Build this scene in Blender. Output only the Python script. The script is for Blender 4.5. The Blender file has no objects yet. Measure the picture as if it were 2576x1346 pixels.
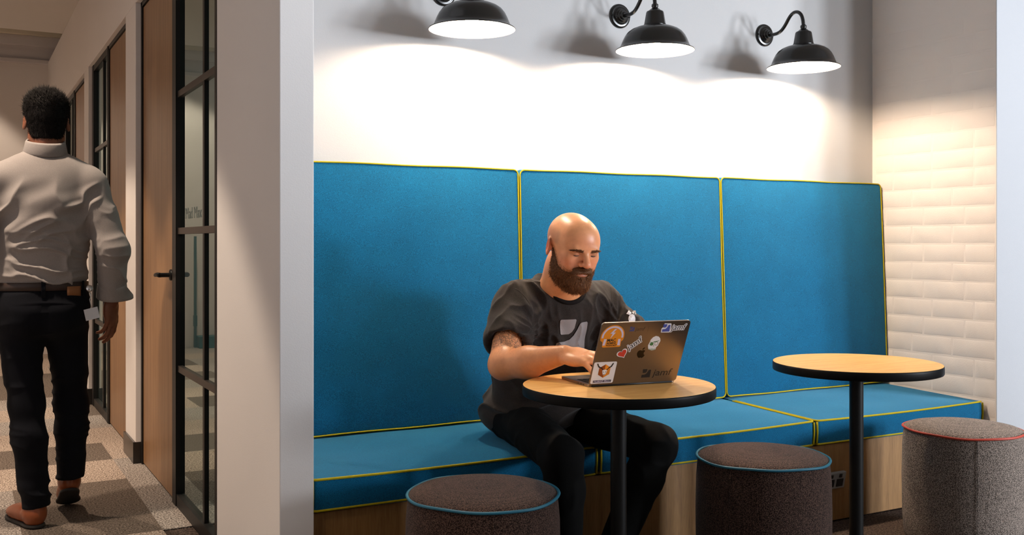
import bpy, bmesh, math, random
import numpy as np
from mathutils import Vector, Matrix

random.seed(7)
R = math.radians
PI = math.pi
C = bpy.context.scene.collection
scene = bpy.context.scene

# ------------------------------------------------------------------ camera
# x runs along the booth's back wall, y into the depth, z up; metres
YAW = R(28.9)
cam_data = bpy.data.cameras.new('camera')
cam_data.sensor_width = 36.0
cam_data.lens = 36.0 * 2521.0 / 2576.0
cam_data.shift_y = -63.0 / 2576.0
cam_data.clip_start = 0.05
cam = bpy.data.objects.new('camera', cam_data)
C.objects.link(cam)
cam.location = (0.0, 0.0, 1.18)
cam.rotation_euler = (R(90), 0.0, -YAW)
scene.camera = cam

# ------------------------------------------------------------------ exposure, world, daylight
vs = scene.view_settings
vs.view_transform = 'Standard'
vs.look = 'None'
vs.gamma = 1.0
vs.exposure = 0.0
vs.use_curve_mapping = False

world = bpy.data.worlds.new('world')
scene.world = world
world.use_nodes = True
bg = world.node_tree.nodes['Background']
bg.inputs[0].default_value = (0.62, 0.78, 1.0, 1)
bg.inputs[1].default_value = 0.025


def area_light(name, loc, target, sx, sy, energy, col):
    l = bpy.data.lights.new(name, 'AREA')
    l.shape = 'RECTANGLE'
    l.size, l.size_y = sx, sy
    l.energy = energy
    l.color = col
    o = bpy.data.objects.new(name, l)
    C.objects.link(o)
    o.location = loc
    o.rotation_euler = (Vector(target) - Vector(loc)).to_track_quat('-Z', 'Y').to_euler()
    return o


# daylight of the office windows behind the camera on its right
for k, (wx, en) in enumerate(((6.0, 225), (8.0, 420), (9.8, 540))):
    area_light('window_daylight', (wx, -4.6, 1.95), (wx - 0.45 * (wx - 2.0), 3.0, 1.9), 0.9, 1.5, en, (0.86, 0.92, 1.0))

# ------------------------------------------------------------------ materials


class NT:
    def __init__(self, name):
        self.m = bpy.data.materials.new(name)
        self.m.use_nodes = True
        self.t = self.m.node_tree
        self.b = self.t.nodes['Principled BSDF']

    def n(self, kind, **kw):
        nd = self.t.nodes.new(kind)
        for k, v in kw.items():
            if k.startswith('i_'):
                key = k[2:]
                key = int(key) if key.isdigit() else key
                nd.inputs[key].default_value = v
            else:
                setattr(nd, k, v)
        return nd

    def l(self, a, b):
        self.t.links.new(a, b)

    def pos(self, scale=(1, 1, 1), world=True):
        mp = self.n('ShaderNodeMapping')
        mp.inputs['Scale'].default_value = scale
        if world:
            g = self.n('ShaderNodeNewGeometry')
            self.l(g.outputs['Position'], mp.inputs['Vector'])
        else:
            g = self.n('ShaderNodeTexCoord')
            self.l(g.outputs['Object'], mp.inputs['Vector'])
        return mp.outputs['Vector']

    def noise(self, vec, scale, detail=2.0, rough=0.5):
        nd = self.n('ShaderNodeTexNoise')
        nd.inputs['Scale'].default_value = scale
        nd.inputs['Detail'].default_value = detail
        nd.inputs['Roughness'].default_value = rough
        self.l(vec, nd.inputs['Vector'])
        return nd.outputs['Fac']

    def ramp(self, fac, stops):
        r = self.n('ShaderNodeValToRGB')
        while len(r.color_ramp.elements) < len(stops):
            r.color_ramp.elements.new(0.5)
        for e, (p, c) in zip(r.color_ramp.elements, stops):
            e.position = p
            e.color = (*c, 1)
        self.l(fac, r.inputs['Fac'])
        return r.outputs['Color']

    def bump(self, fac, strength, dist):
        b = self.n('ShaderNodeBump')
        b.inputs['Strength'].default_value = strength
        b.inputs['Distance'].default_value = dist
        self.l(fac, b.inputs['Height'])
        self.l(b.outputs['Normal'], self.b.inputs['Normal'])
        return b

    def set(self, col=None, rough=None, metal=None, spec=None, sheen=None):
        if col is not None:
            self.b.inputs['Base Color'].default_value = (*col, 1)
        if rough is not None:
            self.b.inputs['Roughness'].default_value = rough
        if metal is not None:
            self.b.inputs['Metallic'].default_value = metal
        if spec is not None:
            self.b.inputs['Specular IOR Level'].default_value = spec
        if sheen is not None:
            self.b.inputs['Sheen Weight'].default_value = sheen
        return self


def srgb(r, g, b):
    f = lambda c: (c / 255 / 12.92) if c / 255 <= 0.04045 else ((c / 255 + 0.055) / 1.055) ** 2.4
    return (f(r), f(g), f(b))


def mul(c, k):
    return tuple(x * k for x in c)


def plain(name, col, rough=0.5, metal=0.0, spec=0.5):
    return NT(name).set(col, rough, metal, spec).m


def paint(name, col, bump=0.15, rough=0.55):
    t = NT(name).set(col, rough, spec=0.3)
    v = t.pos()
    t.l(t.ramp(t.noise(v, 1.3, 3), [(0.3, mul(col, 0.97)), (0.7, col)]), t.b.inputs['Base Color'])
    t.bump(t.noise(v, 260, 3), bump, 0.002)
    return t.m


def fabric(name, dark, light, scale=500, bump=0.5, rough=0.9, sheen=0.25, dist=0.0015, blotch=0.12):
    t = NT(name).set(light, rough, spec=0.15, sheen=sheen)
    t.b.inputs['Sheen Roughness'].default_value = 0.5
    v = t.pos(world=False)
    f1 = t.noise(v, scale, 2, 0.7)
    f2 = t.noise(v, 9, 3)
    mx = t.n('ShaderNodeMath', operation='MULTIPLY_ADD')
    mx.inputs[1].default_value = blotch
    t.l(f2, mx.inputs[0])
    t.l(f1, mx.inputs[2])
    t.l(t.ramp(mx.outputs[0], [(0.36 + blotch / 2, dark), (0.66 + blotch / 2, light)]), t.b.inputs['Base Color'])
    t.bump(f1, bump, dist)
    return t.m


def weave(name, dark, light, scale=330, bump=0.8):
    t = NT(name).set(light, 0.92, spec=0.12, sheen=0.1)
    v = t.pos(world=False)
    vo = t.n('ShaderNodeTexVoronoi')
    vo.inputs['Scale'].default_value = scale
    vo.inputs['Randomness'].default_value = 0.75
    t.l(v, vo.inputs['Vector'])
    nz = t.noise(v, scale * 0.9, 1, 0.5)
    mx = t.n('ShaderNodeMath', operation='MULTIPLY_ADD')
    mx.inputs[1].default_value = -0.75
    t.l(vo.outputs['Distance'], mx.inputs[0])
    t.l(nz, mx.inputs[2])
    t.l(t.ramp(mx.outputs[0], [(0.0, mul(dark, 0.6)), (0.2, tuple((a + b) / 2 for a, b in zip(dark, light))), (0.42, light)]), t.b.inputs['Base Color'])
    t.bump(mx.outputs[0], bump, 0.002)
    return t.m


def wood(name, dark, light, scale, rough=0.45, spec=0.4, world=True):
    """scale: how the grain is stretched; small along the grain"""
    t = NT(name).set(light, rough, spec=spec)
    v = t.pos(scale, world)
    f1 = t.noise(v, 1.0, 6, 0.62)
    v2 = t.pos(tuple(s * 7 for s in scale), world)
    f2 = t.noise(v2, 1.0, 3, 0.6)
    mx = t.n('ShaderNodeMix')
    mx.data_type = 'FLOAT'
    mx.inputs[0].default_value = 0.38
    t.l(f1, mx.inputs[2])
    t.l(f2, mx.inputs[3])
    t.l(t.ramp(mx.outputs[0], [(0.30, dark), (0.52, mul(tuple((a + b) / 2 for a, b in zip(dark, light)), 1.05)), (0.70, light)]), t.b.inputs['Base Color'])
    t.bump(mx.outputs[0], 0.08, 0.002)
    return t.m


def carpet(name, dark, light, scale=125):
    t = NT(name).set(light, 0.95, spec=0.1)
    v = t.pos()
    f1 = t.noise(v, scale, 2, 0.75)
    t.l(t.ramp(f1, [(0.40, mul(dark, 0.8)), (0.5, mul(tuple((a + b) / 2 for a, b in zip(dark, light)), 0.95)), (0.61, light)]), t.b.inputs['Base Color'])
    t.bump(f1, 0.6, 0.004)
    return t.m


def glass_mat(name, tint, ior=1.52):
    m = bpy.data.materials.new(name)
    m.use_nodes = True
    nt = m.node_tree
    nt.nodes.clear()
    out = nt.nodes.new('ShaderNodeOutputMaterial')
    mix = nt.nodes.new('ShaderNodeMixShader')
    fr = nt.nodes.new('ShaderNodeFresnel')
    fr.inputs['IOR'].default_value = ior
    tr = nt.nodes.new('ShaderNodeBsdfTransparent')
    tr.inputs['Color'].default_value = (*tint, 1)
    gl = nt.nodes.new('ShaderNodeBsdfGlossy')
    gl.inputs['Roughness'].default_value = 0.0
    gl.inputs['Color'].default_value = (0.84, 0.97, 0.93, 1)
    # both faces of the pane reflect: 2F / (1 + F)
    m1 = nt.nodes.new('ShaderNodeMath'); m1.operation = 'MULTIPLY'; m1.inputs[1].default_value = 2.0
    m2 = nt.nodes.new('ShaderNodeMath'); m2.operation = 'ADD'; m2.inputs[1].default_value = 1.0
    m3 = nt.nodes.new('ShaderNodeMath'); m3.operation = 'DIVIDE'
    nt.links.new(fr.outputs[0], m1.inputs[0])
    nt.links.new(fr.outputs[0], m2.inputs[0])
    nt.links.new(m1.outputs[0], m3.inputs[0])
    nt.links.new(m2.outputs[0], m3.inputs[1])
    nt.links.new(m3.outputs[0], mix.inputs[0])
    nt.links.new(tr.outputs[0], mix.inputs[1])
    nt.links.new(gl.outputs[0], mix.inputs[2])
    nt.links.new(mix.outputs[0], out.inputs[0])
    return m


def emit(name, col, strength):
    t = NT(name).set((0.9, 0.9, 0.9), 0.5)
    t.b.inputs['Emission Color'].default_value = (*col, 1)
    t.b.inputs['Emission Strength'].default_value = strength
    return t.m


M = {}
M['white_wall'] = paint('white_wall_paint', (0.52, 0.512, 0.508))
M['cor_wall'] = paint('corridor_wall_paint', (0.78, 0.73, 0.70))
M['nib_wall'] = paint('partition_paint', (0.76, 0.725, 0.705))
M['brick_paint'] = paint('brick_paint', (0.84, 0.755, 0.695), 0.3)
M['plaster'] = paint('plaster_paint', (0.50, 0.505, 0.525), 0.35)
M['ceiling'] = paint('ceiling_paint', (0.62, 0.58, 0.54))
M['beam_paint'] = paint('beam_paint', (0.66, 0.62, 0.62), 0.5)
M['beam_cream'] = paint('beam_cream_paint', (0.74, 0.66, 0.52), 0.5)
M['black_metal'] = plain('black_powder_coat', (0.008, 0.0075, 0.007), 0.42, spec=0.25)
M['frame_black'] = plain('black_window_frame', (0.009, 0.008, 0.0075), 0.45, spec=0.3)
M['bar_lit'] = plain('lit_black_glazing_bar', (0.030, 0.021, 0.016), 0.42)  # frame black made browner: light on the bars' faces put into the colour
M['black_edge'] = plain('black_table_edge', (0.006, 0.006, 0.006), 0.45, spec=0.12)
M['skirting'] = plain('dark_skirting', (0.018, 0.015, 0.013), 0.25)
M['lamp_black'] = plain('black_enamel', (0.008, 0.007, 0.0065), 0.22)
M['lamp_white'] = plain('white_enamel', (0.88, 0.86, 0.82), 0.35)
M['bulb'] = emit('lamp_bulb_glow', (1.0, 0.79, 0.58), 1180.0)
M['downlight'] = emit('downlight_glow', (1.0, 0.84, 0.66), 40.0)
M['room_fill'] = emit('meeting_room_fill', (0.90, 1.0, 0.96), 42.0)  # glow of the added lights that brighten the meeting rooms
M['blue'] = fabric('blue_wool', srgb(1, 70, 104), srgb(5, 107, 150), 420, 0.35, sheen=0.34)
M['blue'].node_tree.nodes['Principled BSDF'].inputs['Sheen Tint'].default_value = (0.30, 0.68, 0.95, 1)
M['yellow'] = plain('yellow_piping', srgb(178, 160, 14), 0.65, spec=0.2)
M['stool_dark'] = weave('brown_grey_weave', srgb(50, 36, 31), srgb(108, 83, 72))
M['stool_grey'] = weave('grey_weave', srgb(106, 95, 87), srgb(180, 163, 151))
M['teal_pipe'] = plain('teal_piping', srgb(36, 110, 135), 0.5)
M['red_pipe'] = plain('red_piping', srgb(196, 70, 50), 0.5)
M['oak_top'] = wood('oak_table_top', srgb(226, 156, 70), srgb(252, 206, 128), (4, 38, 38), 0.4)
M['oak_door'] = wood('oak_door_veneer', srgb(116, 82, 54), srgb(160, 122, 84), (38, 38, 1.6), 0.38)
M['ply'] = wood('plywood_front', srgb(120, 84, 44), srgb(166, 124, 74), (26, 26, 2.2), 0.5)
M['carpet_light'] = carpet('carpet_sand', srgb(88, 74, 65), srgb(194, 177, 162))
M['carpet_mid'] = carpet('carpet_stone', srgb(78, 71, 67), srgb(176, 166, 157))
M['carpet_dark'] = carpet('carpet_graphite', srgb(66, 58, 52), srgb(122, 110, 100))
M['carpet_booth'] = carpet('carpet_booth', srgb(44, 36, 32), srgb(92, 78, 70))
M['glass'] = glass_mat('clear_glass', (0.80, 0.90, 0.87))
M['film'] = plain('etched_lettering', srgb(84, 92, 88), 0.6)
M['teal_paint'] = plain('teal_lacquer', srgb(10, 88, 92), 0.4)
M['socket_white'] = plain('socket_plastic', (0.30, 0.30, 0.29), 0.4)
M['socket_dark'] = plain('socket_slots', (0.01, 0.01, 0.01), 0.5)
M['steel'] = plain('brushed_steel', (0.75, 0.73, 0.72), 0.3, 1.0)

# ------------------------------------------------------------------ mesh helpers


class MB:
    """collects faces; build() links them as ONE mesh object"""

    def __init__(self):
        self.v, self.f, self.mi, self.sm = [], [], [], []

    def add(self, verts, faces, mi=0, smooth=False):
        o = len(self.v)
        self.v += [tuple(p) for p in verts]
        for q in faces:
            self.f.append([i + o for i in q])
            self.mi.append(mi)
            self.sm.append(smooth)
        return self

    def box(self, lo, hi, mi=0, mat=None):
        x0, y0, z0 = lo
        x1, y1, z1 = hi
        vs_ = [(x0, y0, z0), (x1, y0, z0), (x1, y1, z0), (x0, y1, z0), (x0, y0, z1), (x1, y0, z1), (x1, y1, z1), (x0, y1, z1)]
        if mat is not None:
            vs_ = [tuple(mat @ Vector(p)) for p in vs_]
        return self.add(vs_, [(3, 2, 1, 0), (4, 5, 6, 7), (0, 1, 5, 4), (1, 2, 6, 5), (2, 3, 7, 6), (3, 0, 4, 7)], mi)

    def lathe(self, prof, center=(0, 0, 0), n=48, mi=0, mat=None, cap0=False, cap1=False, smooth=True):
        vs_, fs = [], []
        for r, z in prof:
            for k in range(n):
                a = 2 * PI * k / n
                p = Vector((r * math.cos(a), r * math.sin(a), z))
                if mat is not None:
                    p = mat @ p
                vs_.append(tuple(p + Vector(center)))
        for i in range(len(prof) - 1):
            for k in range(n):
                k2 = (k + 1) % n
                fs.append((i * n + k, i * n + k2, (i + 1) * n + k2, (i + 1) * n + k))
        if cap0:
            fs.append(tuple(range(n - 1, -1, -1)))
        if cap1:
            b = (len(prof) - 1) * n
            fs.append(tuple(b + k for k in range(n)))
        return self.add(vs_, fs, mi, smooth)

    def tube(self, path, r, n=10, mi=0, closed=False, caps=True):
        P = [Vector(p) for p in path]
        m = len(P)
        vs_, fs = [], []
        t0 = None
        up = None
        for i in range(m):
            if closed:
                t = P[(i + 1) % m] - P[i - 1]
            else:
                t = P[min(i + 1, m - 1)] - P[max(i - 1, 0)]
            t.normalize()
            if up is None:
                up = Vector((0, 0, 1)) if abs(t.z) < 0.9 else Vector((1, 0, 0))
                up = (up - t * up.dot(t)).normalized()
            else:
                up = (up - t * up.dot(t)).normalized()
            s = t.cross(up)
            rr = r[i] if isinstance(r, (list, tuple)) else r
            for k in range(n):
                a = 2 * PI * k / n
                vs_.append(tuple(P[i] + (up * math.cos(a) + s * math.sin(a)) * rr))
        rng = m if closed else m - 1
        for i in range(rng):
            j = (i + 1) % m
            for k in range(n):
                k2 = (k + 1) % n
                fs.append((i * n + k, j * n + k, j * n + k2, i * n + k2))
        if not closed and caps:
            fs.append(tuple(range(n)))
            fs.append(tuple((m - 1) * n + k for k in range(n - 1, -1, -1)))
        return self.add(vs_, fs, mi, True)

    def build(self, name, mats, parent=None, local=False, bevel=0.0, segs=2):
        me = bpy.data.meshes.new(name)
        off = Vector((0, 0, 0))
        if parent is not None and not local:
            p = parent
            while p is not None:
                off += Vector(p.location)
                p = p.parent
        me.from_pydata([tuple(Vector(p) - off) for p in self.v], [], self.f)
        if not isinstance(mats, (list, tuple)):
            mats = [mats]
        for m in mats:
            me.materials.append(m)
        me.polygons.foreach_set('material_index', self.mi)
        me.polygons.foreach_set('use_smooth', self.sm)
        me.update()
        o = bpy.data.objects.new(name, me)
        C.objects.link(o)
        if parent is not None:
            o.parent = parent
        if bevel:
            b = o.modifiers.new('bevel', 'BEVEL')
            b.width = bevel
            b.segments = segs
            b.limit_method = 'ANGLE'
        return o


def tag(o, label=None, cat=None, group=None, kind=None):
    if label:
        o['label'] = label
    if cat:
        o['category'] = cat
    if group:
        o['group'] = group
    if kind:
        o['kind'] = kind
    return o


def empty(name, loc, label=None, cat=None, group=None, kind=None):
    o = bpy.data.objects.new(name, None)
    o.empty_display_size = 0.1
    C.objects.link(o)
    o.location = loc
    return tag(o, label, cat, group, kind)


def copy_tree(o, parent=None):
    c = o.copy()
    C.objects.link(c)
    c.parent = parent
    for ch in list(o.children):
        copy_tree(ch, c)
    return c


def box_obj(name, lo, hi, mat, parent=None, bevel=0.0, kind=None, label=None):
    o = MB().box(lo, hi).build(name, mat, parent, bevel=bevel)
    return tag(o, label=label, kind=kind)


# ------------------------------------------------------------------ the setting
YB = 3.71      # booth back wall
XN0, XN1 = 0.850, 0.957   # partition end between corridor and booth
XB = 4.218     # brick wall face
YE = 2.985     # where partition and brick wall end
XC = 0.825     # corridor wall face
YF = 11.66     # corridor far wall
ZC = 3.08      # corridor ceiling

# floor: slab plus carpet tiles as pieces of their own
floor = box_obj('floor', (-3.2, -6.5, -0.12), (12.0, 13.5, -0.006), M['carpet_booth'], kind='structure',
                label='patchwork carpet tile floor in sand, stone and graphite')
TP = 0.5115
tile_mesh = {}
for key in ('carpet_light', 'carpet_mid', 'carpet_dark', 'carpet_booth'):
    o = MB().box((-TP / 2 + 0.0003, -TP / 2 + 0.0003, -0.006), (TP / 2 - 0.0003, TP / 2 - 0.0003, 0.0)).build('carpet_tile', M[key])
    tile_mesh[key] = o.data
    bpy.data.objects.remove(o)
u_edge, v_edge = 0.7345, 5.318
pat = {  # (column, row) -> shade; column 0 lies between x 0.223 and 0.7345, row 0 between y 5.318 and 5.83
    (0, -1): 'carpet_dark', (0, -2): 'carpet_dark', (0, 0): 'carpet_light', (0, 1): 'carpet_dark', (-1, 1): 'carpet_dark',
    (-2, 1): 'carpet_dark', (0, 2): 'carpet_light', (0, 3): 'carpet_mid', (0, 4): 'carpet_light', (0, 5): 'carpet_mid', (0, 6): 'carpet_dark',
    (0, 7): 'carpet_dark', (0, 8): 'carpet_dark', (0, 9): 'carpet_light', (1, -1): 'carpet_mid', (1, -2): 'carpet_mid', (1, 0): 'carpet_mid',
    (1, 1): 'carpet_light', (1, 2): 'carpet_light', (1, 3): 'carpet_mid', (-1, -1): 'carpet_mid', (-1, 0): 'carpet_light', (-1, -2): 'carpet_mid',
    (0, -3): 'carpet_light', (0, -4): 'carpet_dark', (-2, -1): 'carpet_dark', (-2, 0): 'carpet_mid', (-1, 3): 'carpet_mid', (-1, 2): 'carpet_light',
    (-1, 7): 'carpet_dark', (-2, 4): 'carpet_dark', (-2, 5): 'carpet_dark', (2, 0): 'carpet_dark', (1, -3): 'carpet_mid'}
rt = random.Random(3)
for col in range(-4, 2):
    for row in range(-6, 13):
        cx = u_edge - TP / 2 + col * TP
        cy = v_edge + TP / 2 + row * TP
        if col == 1 and (cy - TP / 2 < 3.9):
            continue
        if col == 0 and cy < 3.1 and False:
            continue
        key = pat.get((col, row)) or rt.choice(['carpet_light', 'carpet_mid', 'carpet_mid', 'carpet_dark'])
        t = bpy.data.objects.new('carpet_tile', tile_mesh[key])
        C.objects.link(t)
        t.location = (cx, cy, 0)
        t.parent = floor
for i in range(8):
    for j in range(3):
        cx = 0.7345 + TP / 2 + 0.001 + i * TP
        cy = 2.95 - TP / 2 - j * TP + 0.1
        t = bpy.data.objects.new('carpet_tile', tile_mesh['carpet_booth'])
        C.objects.link(t)
        t.location = (cx, cy, 0)
        t.parent = floor

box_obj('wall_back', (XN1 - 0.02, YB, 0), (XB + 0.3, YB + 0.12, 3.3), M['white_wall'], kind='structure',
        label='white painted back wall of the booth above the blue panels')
box_obj('wall_left', (XN0, YE + 0.01, 0), (XN1, 3.838, 3.3), M['nib_wall'], kind='structure', bevel=0.003,
        label='white partition end between the corridor and the booth')
# ceiling over everything that could be looked at
box_obj('ceiling', (-3.2, -6.5, ZC), (XC + 0.12, 9.9, ZC + 0.12), M['ceiling'], kind='structure', label='shaded corridor ceiling')
box_obj('ceiling', (XC + 0.12, -6.5, 3.3), (12.0, YB + 0.2, 3.42), M['ceiling'], kind='structure', label='office ceiling over the booth')
box_obj('ceiling', (-3.2, 9.9, 3.95), (5.0, 13.5, 4.07), M['ceiling'], kind='structure', label='high old ceiling past the end of the corridor')
box_obj('trim_1', (-3.2, 9.9, ZC), (5.0, 9.96, 3.95), M['ceiling'], kind='structure')

# corridor wall: piers and header in one
wc = MB()
O = [(3.838, 5.65), (6.01, 7.87), (8.15, 10.0), (10.3, 11.5)]
HEAD = 2.46
wc.box((XC, 3.838, HEAD), (XC + 0.12, YF, ZC))
prev = None
for a, b in zip([o[1] for o in O], [o[0] for o in O[1:]] + [YF]):
    wc.box((XC, a, 0), (XC + 0.12, b, HEAD))
wc.build('wall_corridor', M['cor_wall'], bevel=0.003)
tag(bpy.data.objects['wall_corridor'], kind='structure', label='warm white corridor wall with piers between the glazed rooms')
k = 1
for (a, b) in [(5.65, 6.01), (7.87, 8.15), (10.0, 10.3)]:
    box_obj('baseboard_%d' % k, (XC - 0.012, a - 0.001, 0), (XC + 0.05, b + 0.001, 0.115), M['skirting'], kind='structure', bevel=0.002)
    k += 1
# added unseen low wall behind the camera, keeps daylight off the lower booth
box_obj('wall_daylight_block', (0.6, -0.98, 0), (5.35, -0.88, 1.55), M['white_wall'], kind='structure', label='added half height wall blocking low daylight opposite the booth')
# far end of the corridor
wf = box_obj('wall_far', (-3.2, YF, 0), (5.0, YF + 0.15, 3.07), M['cor_wall'], kind='structure', label='plain wall closing the corridor behind the walking man')
be = empty('trim_2', (-1.0, YF - 0.03, 3.06), kind='structure', label='painted timber beam and mouldings over the far wall')
MB().box((-3.2, YF - 0.05, 3.055), (5.0, YF + 0.15, 3.10)).build('moulding', M['beam_paint'], be, bevel=0.006)
MB().box((-3.2, YF - 0.01, 3.10), (5.0, YF + 0.15, 3.235)).build('beam', M['beam_paint'], be)
MB().box((-3.2, YF - 0.07, 3.235), (5.0, YF + 0.15, 3.34)).build('beam', M['beam_paint'], be, bevel=0.004)
MB().box((-3.2, YF - 0.12, 3.34), (5.0, YF + 0.15, 3.43)).build('beam', M['beam_cream'], be, bevel=0.004)
MB().box((-3.2, YF - 0.16, 3.43), (5.0, YF + 0.15, 3.95)).build('beam', M['ceiling'], be, bevel=0.004)
for xx in (0.42, 0.62):   # small nail holes / fixings on the far wall by the corner
    pass
# left side wall of the corridor, seen only in the glass
box_obj('wall_corridor_opposite', (-1.62, -1.0, 0), (-1.5, YF, ZC), M['cor_wall'], kind='structure', label='opposite wall of the corridor')
# meeting rooms behind the glass
box_obj('wall_rooms', (3.6, YB + 0.12, 0), (3.7, YF, 2.75), M['white_wall'], kind='structure', label='far wall of the meeting rooms')
box_obj('ceiling', (XC + 0.12, YB + 0.12, 2.62), (3.6, YF, 2.7), M['ceiling'], kind='structure', label='meeting room ceiling')
for yy in (5.83, 8.0, 10.15):
    box_obj('wall_divider', (XC + 0.12, yy - 0.05, 0), (3.6, yy + 0.05, 2.62), M['white_wall'], kind='structure', label='dividing wall between meeting rooms')

# brick wall: mortar slab with bricks as pieces, plastered end face
wr = MB()
wr.box((XB + 0.002, YE + 0.004, 0), (XB + 1.3, YB + 0.12, 3.3))
wall_right = wr.build('wall_right', M['brick_paint'])
tag(wall_right, kind='structure', label='white painted brick side wall of the booth')
box_obj('wall_end', (XB + 0.0005, YE, 0), (XB + 1.3, YE + 0.004, 3.3), M['plaster'], kind='structure', bevel=0.001,
        label='smooth plastered end of the brick wall, cool white')


def brick_mesh(seed, L, Hh, depth=0.0017):
    rr = random.Random(seed)
    bm = bmesh.new()
    nx, nz = 6, 3
    g = {}
    for i in range(nx + 1):
        for j in range(nz + 1):
            x = -L / 2 + L * i / nx
            z = -Hh / 2 + Hh * j / nz
            edge = i in (0, nx) or j in (0, nz)
            if edge:
                x += rr.uniform(-0.0018, 0.0018)
                z += rr.uniform(-0.0016, 0.0016)
            g[i, j] = bm.verts.new((-(0.0 if edge else depth + rr.uniform(-0.0008, 0.0008)), x * (0.985 if edge else 1), z))
            if not edge:
                v = g[i, j]
                if i == 1: v.co.y = -L / 2 + 0.0045 + rr.uniform(0, 0.003)
                if i == nx - 1: v.co.y = L / 2 - 0.0045 - rr.uniform(0, 0.003)
                if j == 1: v.co.z = -Hh / 2 + 0.0038 + rr.uniform(0, 0.0022)
                if j == nz - 1: v.co.z = Hh / 2 - 0.0038 - rr.uniform(0, 0.0022)
    for i in range(nx):
        for j in range(nz):
            f = bm.faces.new((g[i, j], g[i, j + 1], g[i + 1, j + 1], g[i + 1, j]))
            f.smooth = True
    me = bpy.data.meshes.new('brick')
    bm.to_mesh(me)
    bm.free()
    me.materials.append(M['brick_paint'])
    return me


CP = 0.0908
rb = random.Random(11)
brick_sets = {}
for L in (0.235, 0.115, 0.165):
    brick_sets[L] = [brick_mesh(100 * int(L * 1000) + s, L - 0.007, CP - 0.008) for s in range(5)]
z0 = 1.173 - 12 * CP
for c in range(-1, 24):
    zc = z0 + (c + 0.5) * CP
    if zc < 0.05:
        continue
    y = YE + 0.006
    first = [0.115, 0.235, 0.165, 0.235, 0.165][rb.randrange(5)] if c % 2 else [0.235, 0.235, 0.115][rb.randrange(3)]
    L = first
    while y + L <= YB + 0.06:
        o = bpy.data.objects.new('brick', rb.choice(brick_sets[L]))
        C.objects.link(o)
        o.location = (XB + 0.0022, y + L / 2, zc + rb.uniform(-0.0012, 0.0012))
        o.rotation_euler = (rb.uniform(-0.006, 0.006), 0, 0)
        o.parent = wall_right
        y += L
        L = 0.235 if y + 0.235 <= YB + 0.1 else 0.115

# ------------------------------------------------------------------ doors and glazed screens
YD0, YD1 = 4.745, 5.613


def make_door(name, y0, y1, hinge_far, label, handle=True):
    """y0 near edge, y1 far edge; panel at x 0.860"""
    d = empty(name, (0.88, (y0 + y1) / 2, 0), kind='structure', label=label)
    MB().box((0.860, y0, 0.008), (0.900, y1, 2.43)).build('door_leaf', M['oak_door'], d, bevel=0.0015)
    f = MB()
    f.box((0.852, y0 - 0.012, 0), (0.905, y0 - 0.002, HEAD))
    f.box((0.852, y1 + 0.002, 0), (0.905, y1 + 0.036, HEAD))
    f.box((0.852, y0 - 0.012, 2.434), (0.905, y1 + 0.036, HEAD))
    f.build('door_frame', M['frame_black'], d)
    if handle:
        yh = y0 + 0.062 if hinge_far else y1 - 0.062
        sgn = 1 if hinge_far else -1
        h = MB()
        rot = Matrix.Rotation(R(-90), 3, 'Y')
        h.lathe([(0.026, 0), (0.026, 0.007), (0.022, 0.010), (0.0105, 0.011), (0.0105, 0.052)], (0.860, yh, 1.03), 28, mat=rot, cap1=True)
        h.tube([(0.812, yh - sgn * 0.004, 1.03), (0.806, yh + sgn * 0.012, 1.03), (0.805, yh + sgn * 0.05, 1.031), (0.806, yh + sgn * 0.095, 1.029), (0.809, yh + sgn * 0.128, 1.026)],
               [0.0105, 0.0115, 0.0105, 0.0095, 0.0085], 12)
        h.build('lever_handle', M['black_metal'], d)
        kx = MB().lathe([(0.022, 0), (0.022, 0.006), (0.018, 0.008)], (0.860, yh, 0.925), 24, mat=rot, cap1=True)
        kx.build('key_escutcheon', M['black_metal'], d) if False else None
    return d


make_door('door_1', YD0, YD1, True, 'oak veneered door with black lever handle beside the lettered glass')
make_door('door_2', 6.06, 6.955, False, 'oak veneered door behind the first corridor pier')
make_door('door_3', 8.20, 9.13, False, 'farther oak veneered door next to the walking man')
make_door('door_4', 10.35, 11.1, False, 'farthest oak veneered door at the end of the corridor')

GX = 0.869


def text_mesh(body, size, shear=0.0, offset=0.0, align='LEFT', spacing=1.0):
    cu = bpy.data.curves.new('lettering', 'FONT')
    cu.body = body
    cu.size = size
    cu.shear = shear
    cu.offset = offset
    cu.align_x = align
    cu.space_character = spacing
    cu.resolution_u = 3
    ob = bpy.data.objects.new('lettering', cu)
    C.objects.link(ob)
    dg = bpy.context.evaluated_depsgraph_get()
    me = bpy.data.meshes.new_from_object(ob.evaluated_get(dg))
    vs_ = [tuple(v.co) for v in me.vertices]
    fs = [tuple(p.vertices) for p in me.polygons]
    bpy.data.objects.remove(ob)
    bpy.data.curves.remove(cu)
    bpy.data.meshes.remove(me)
    return vs_, fs


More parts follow.
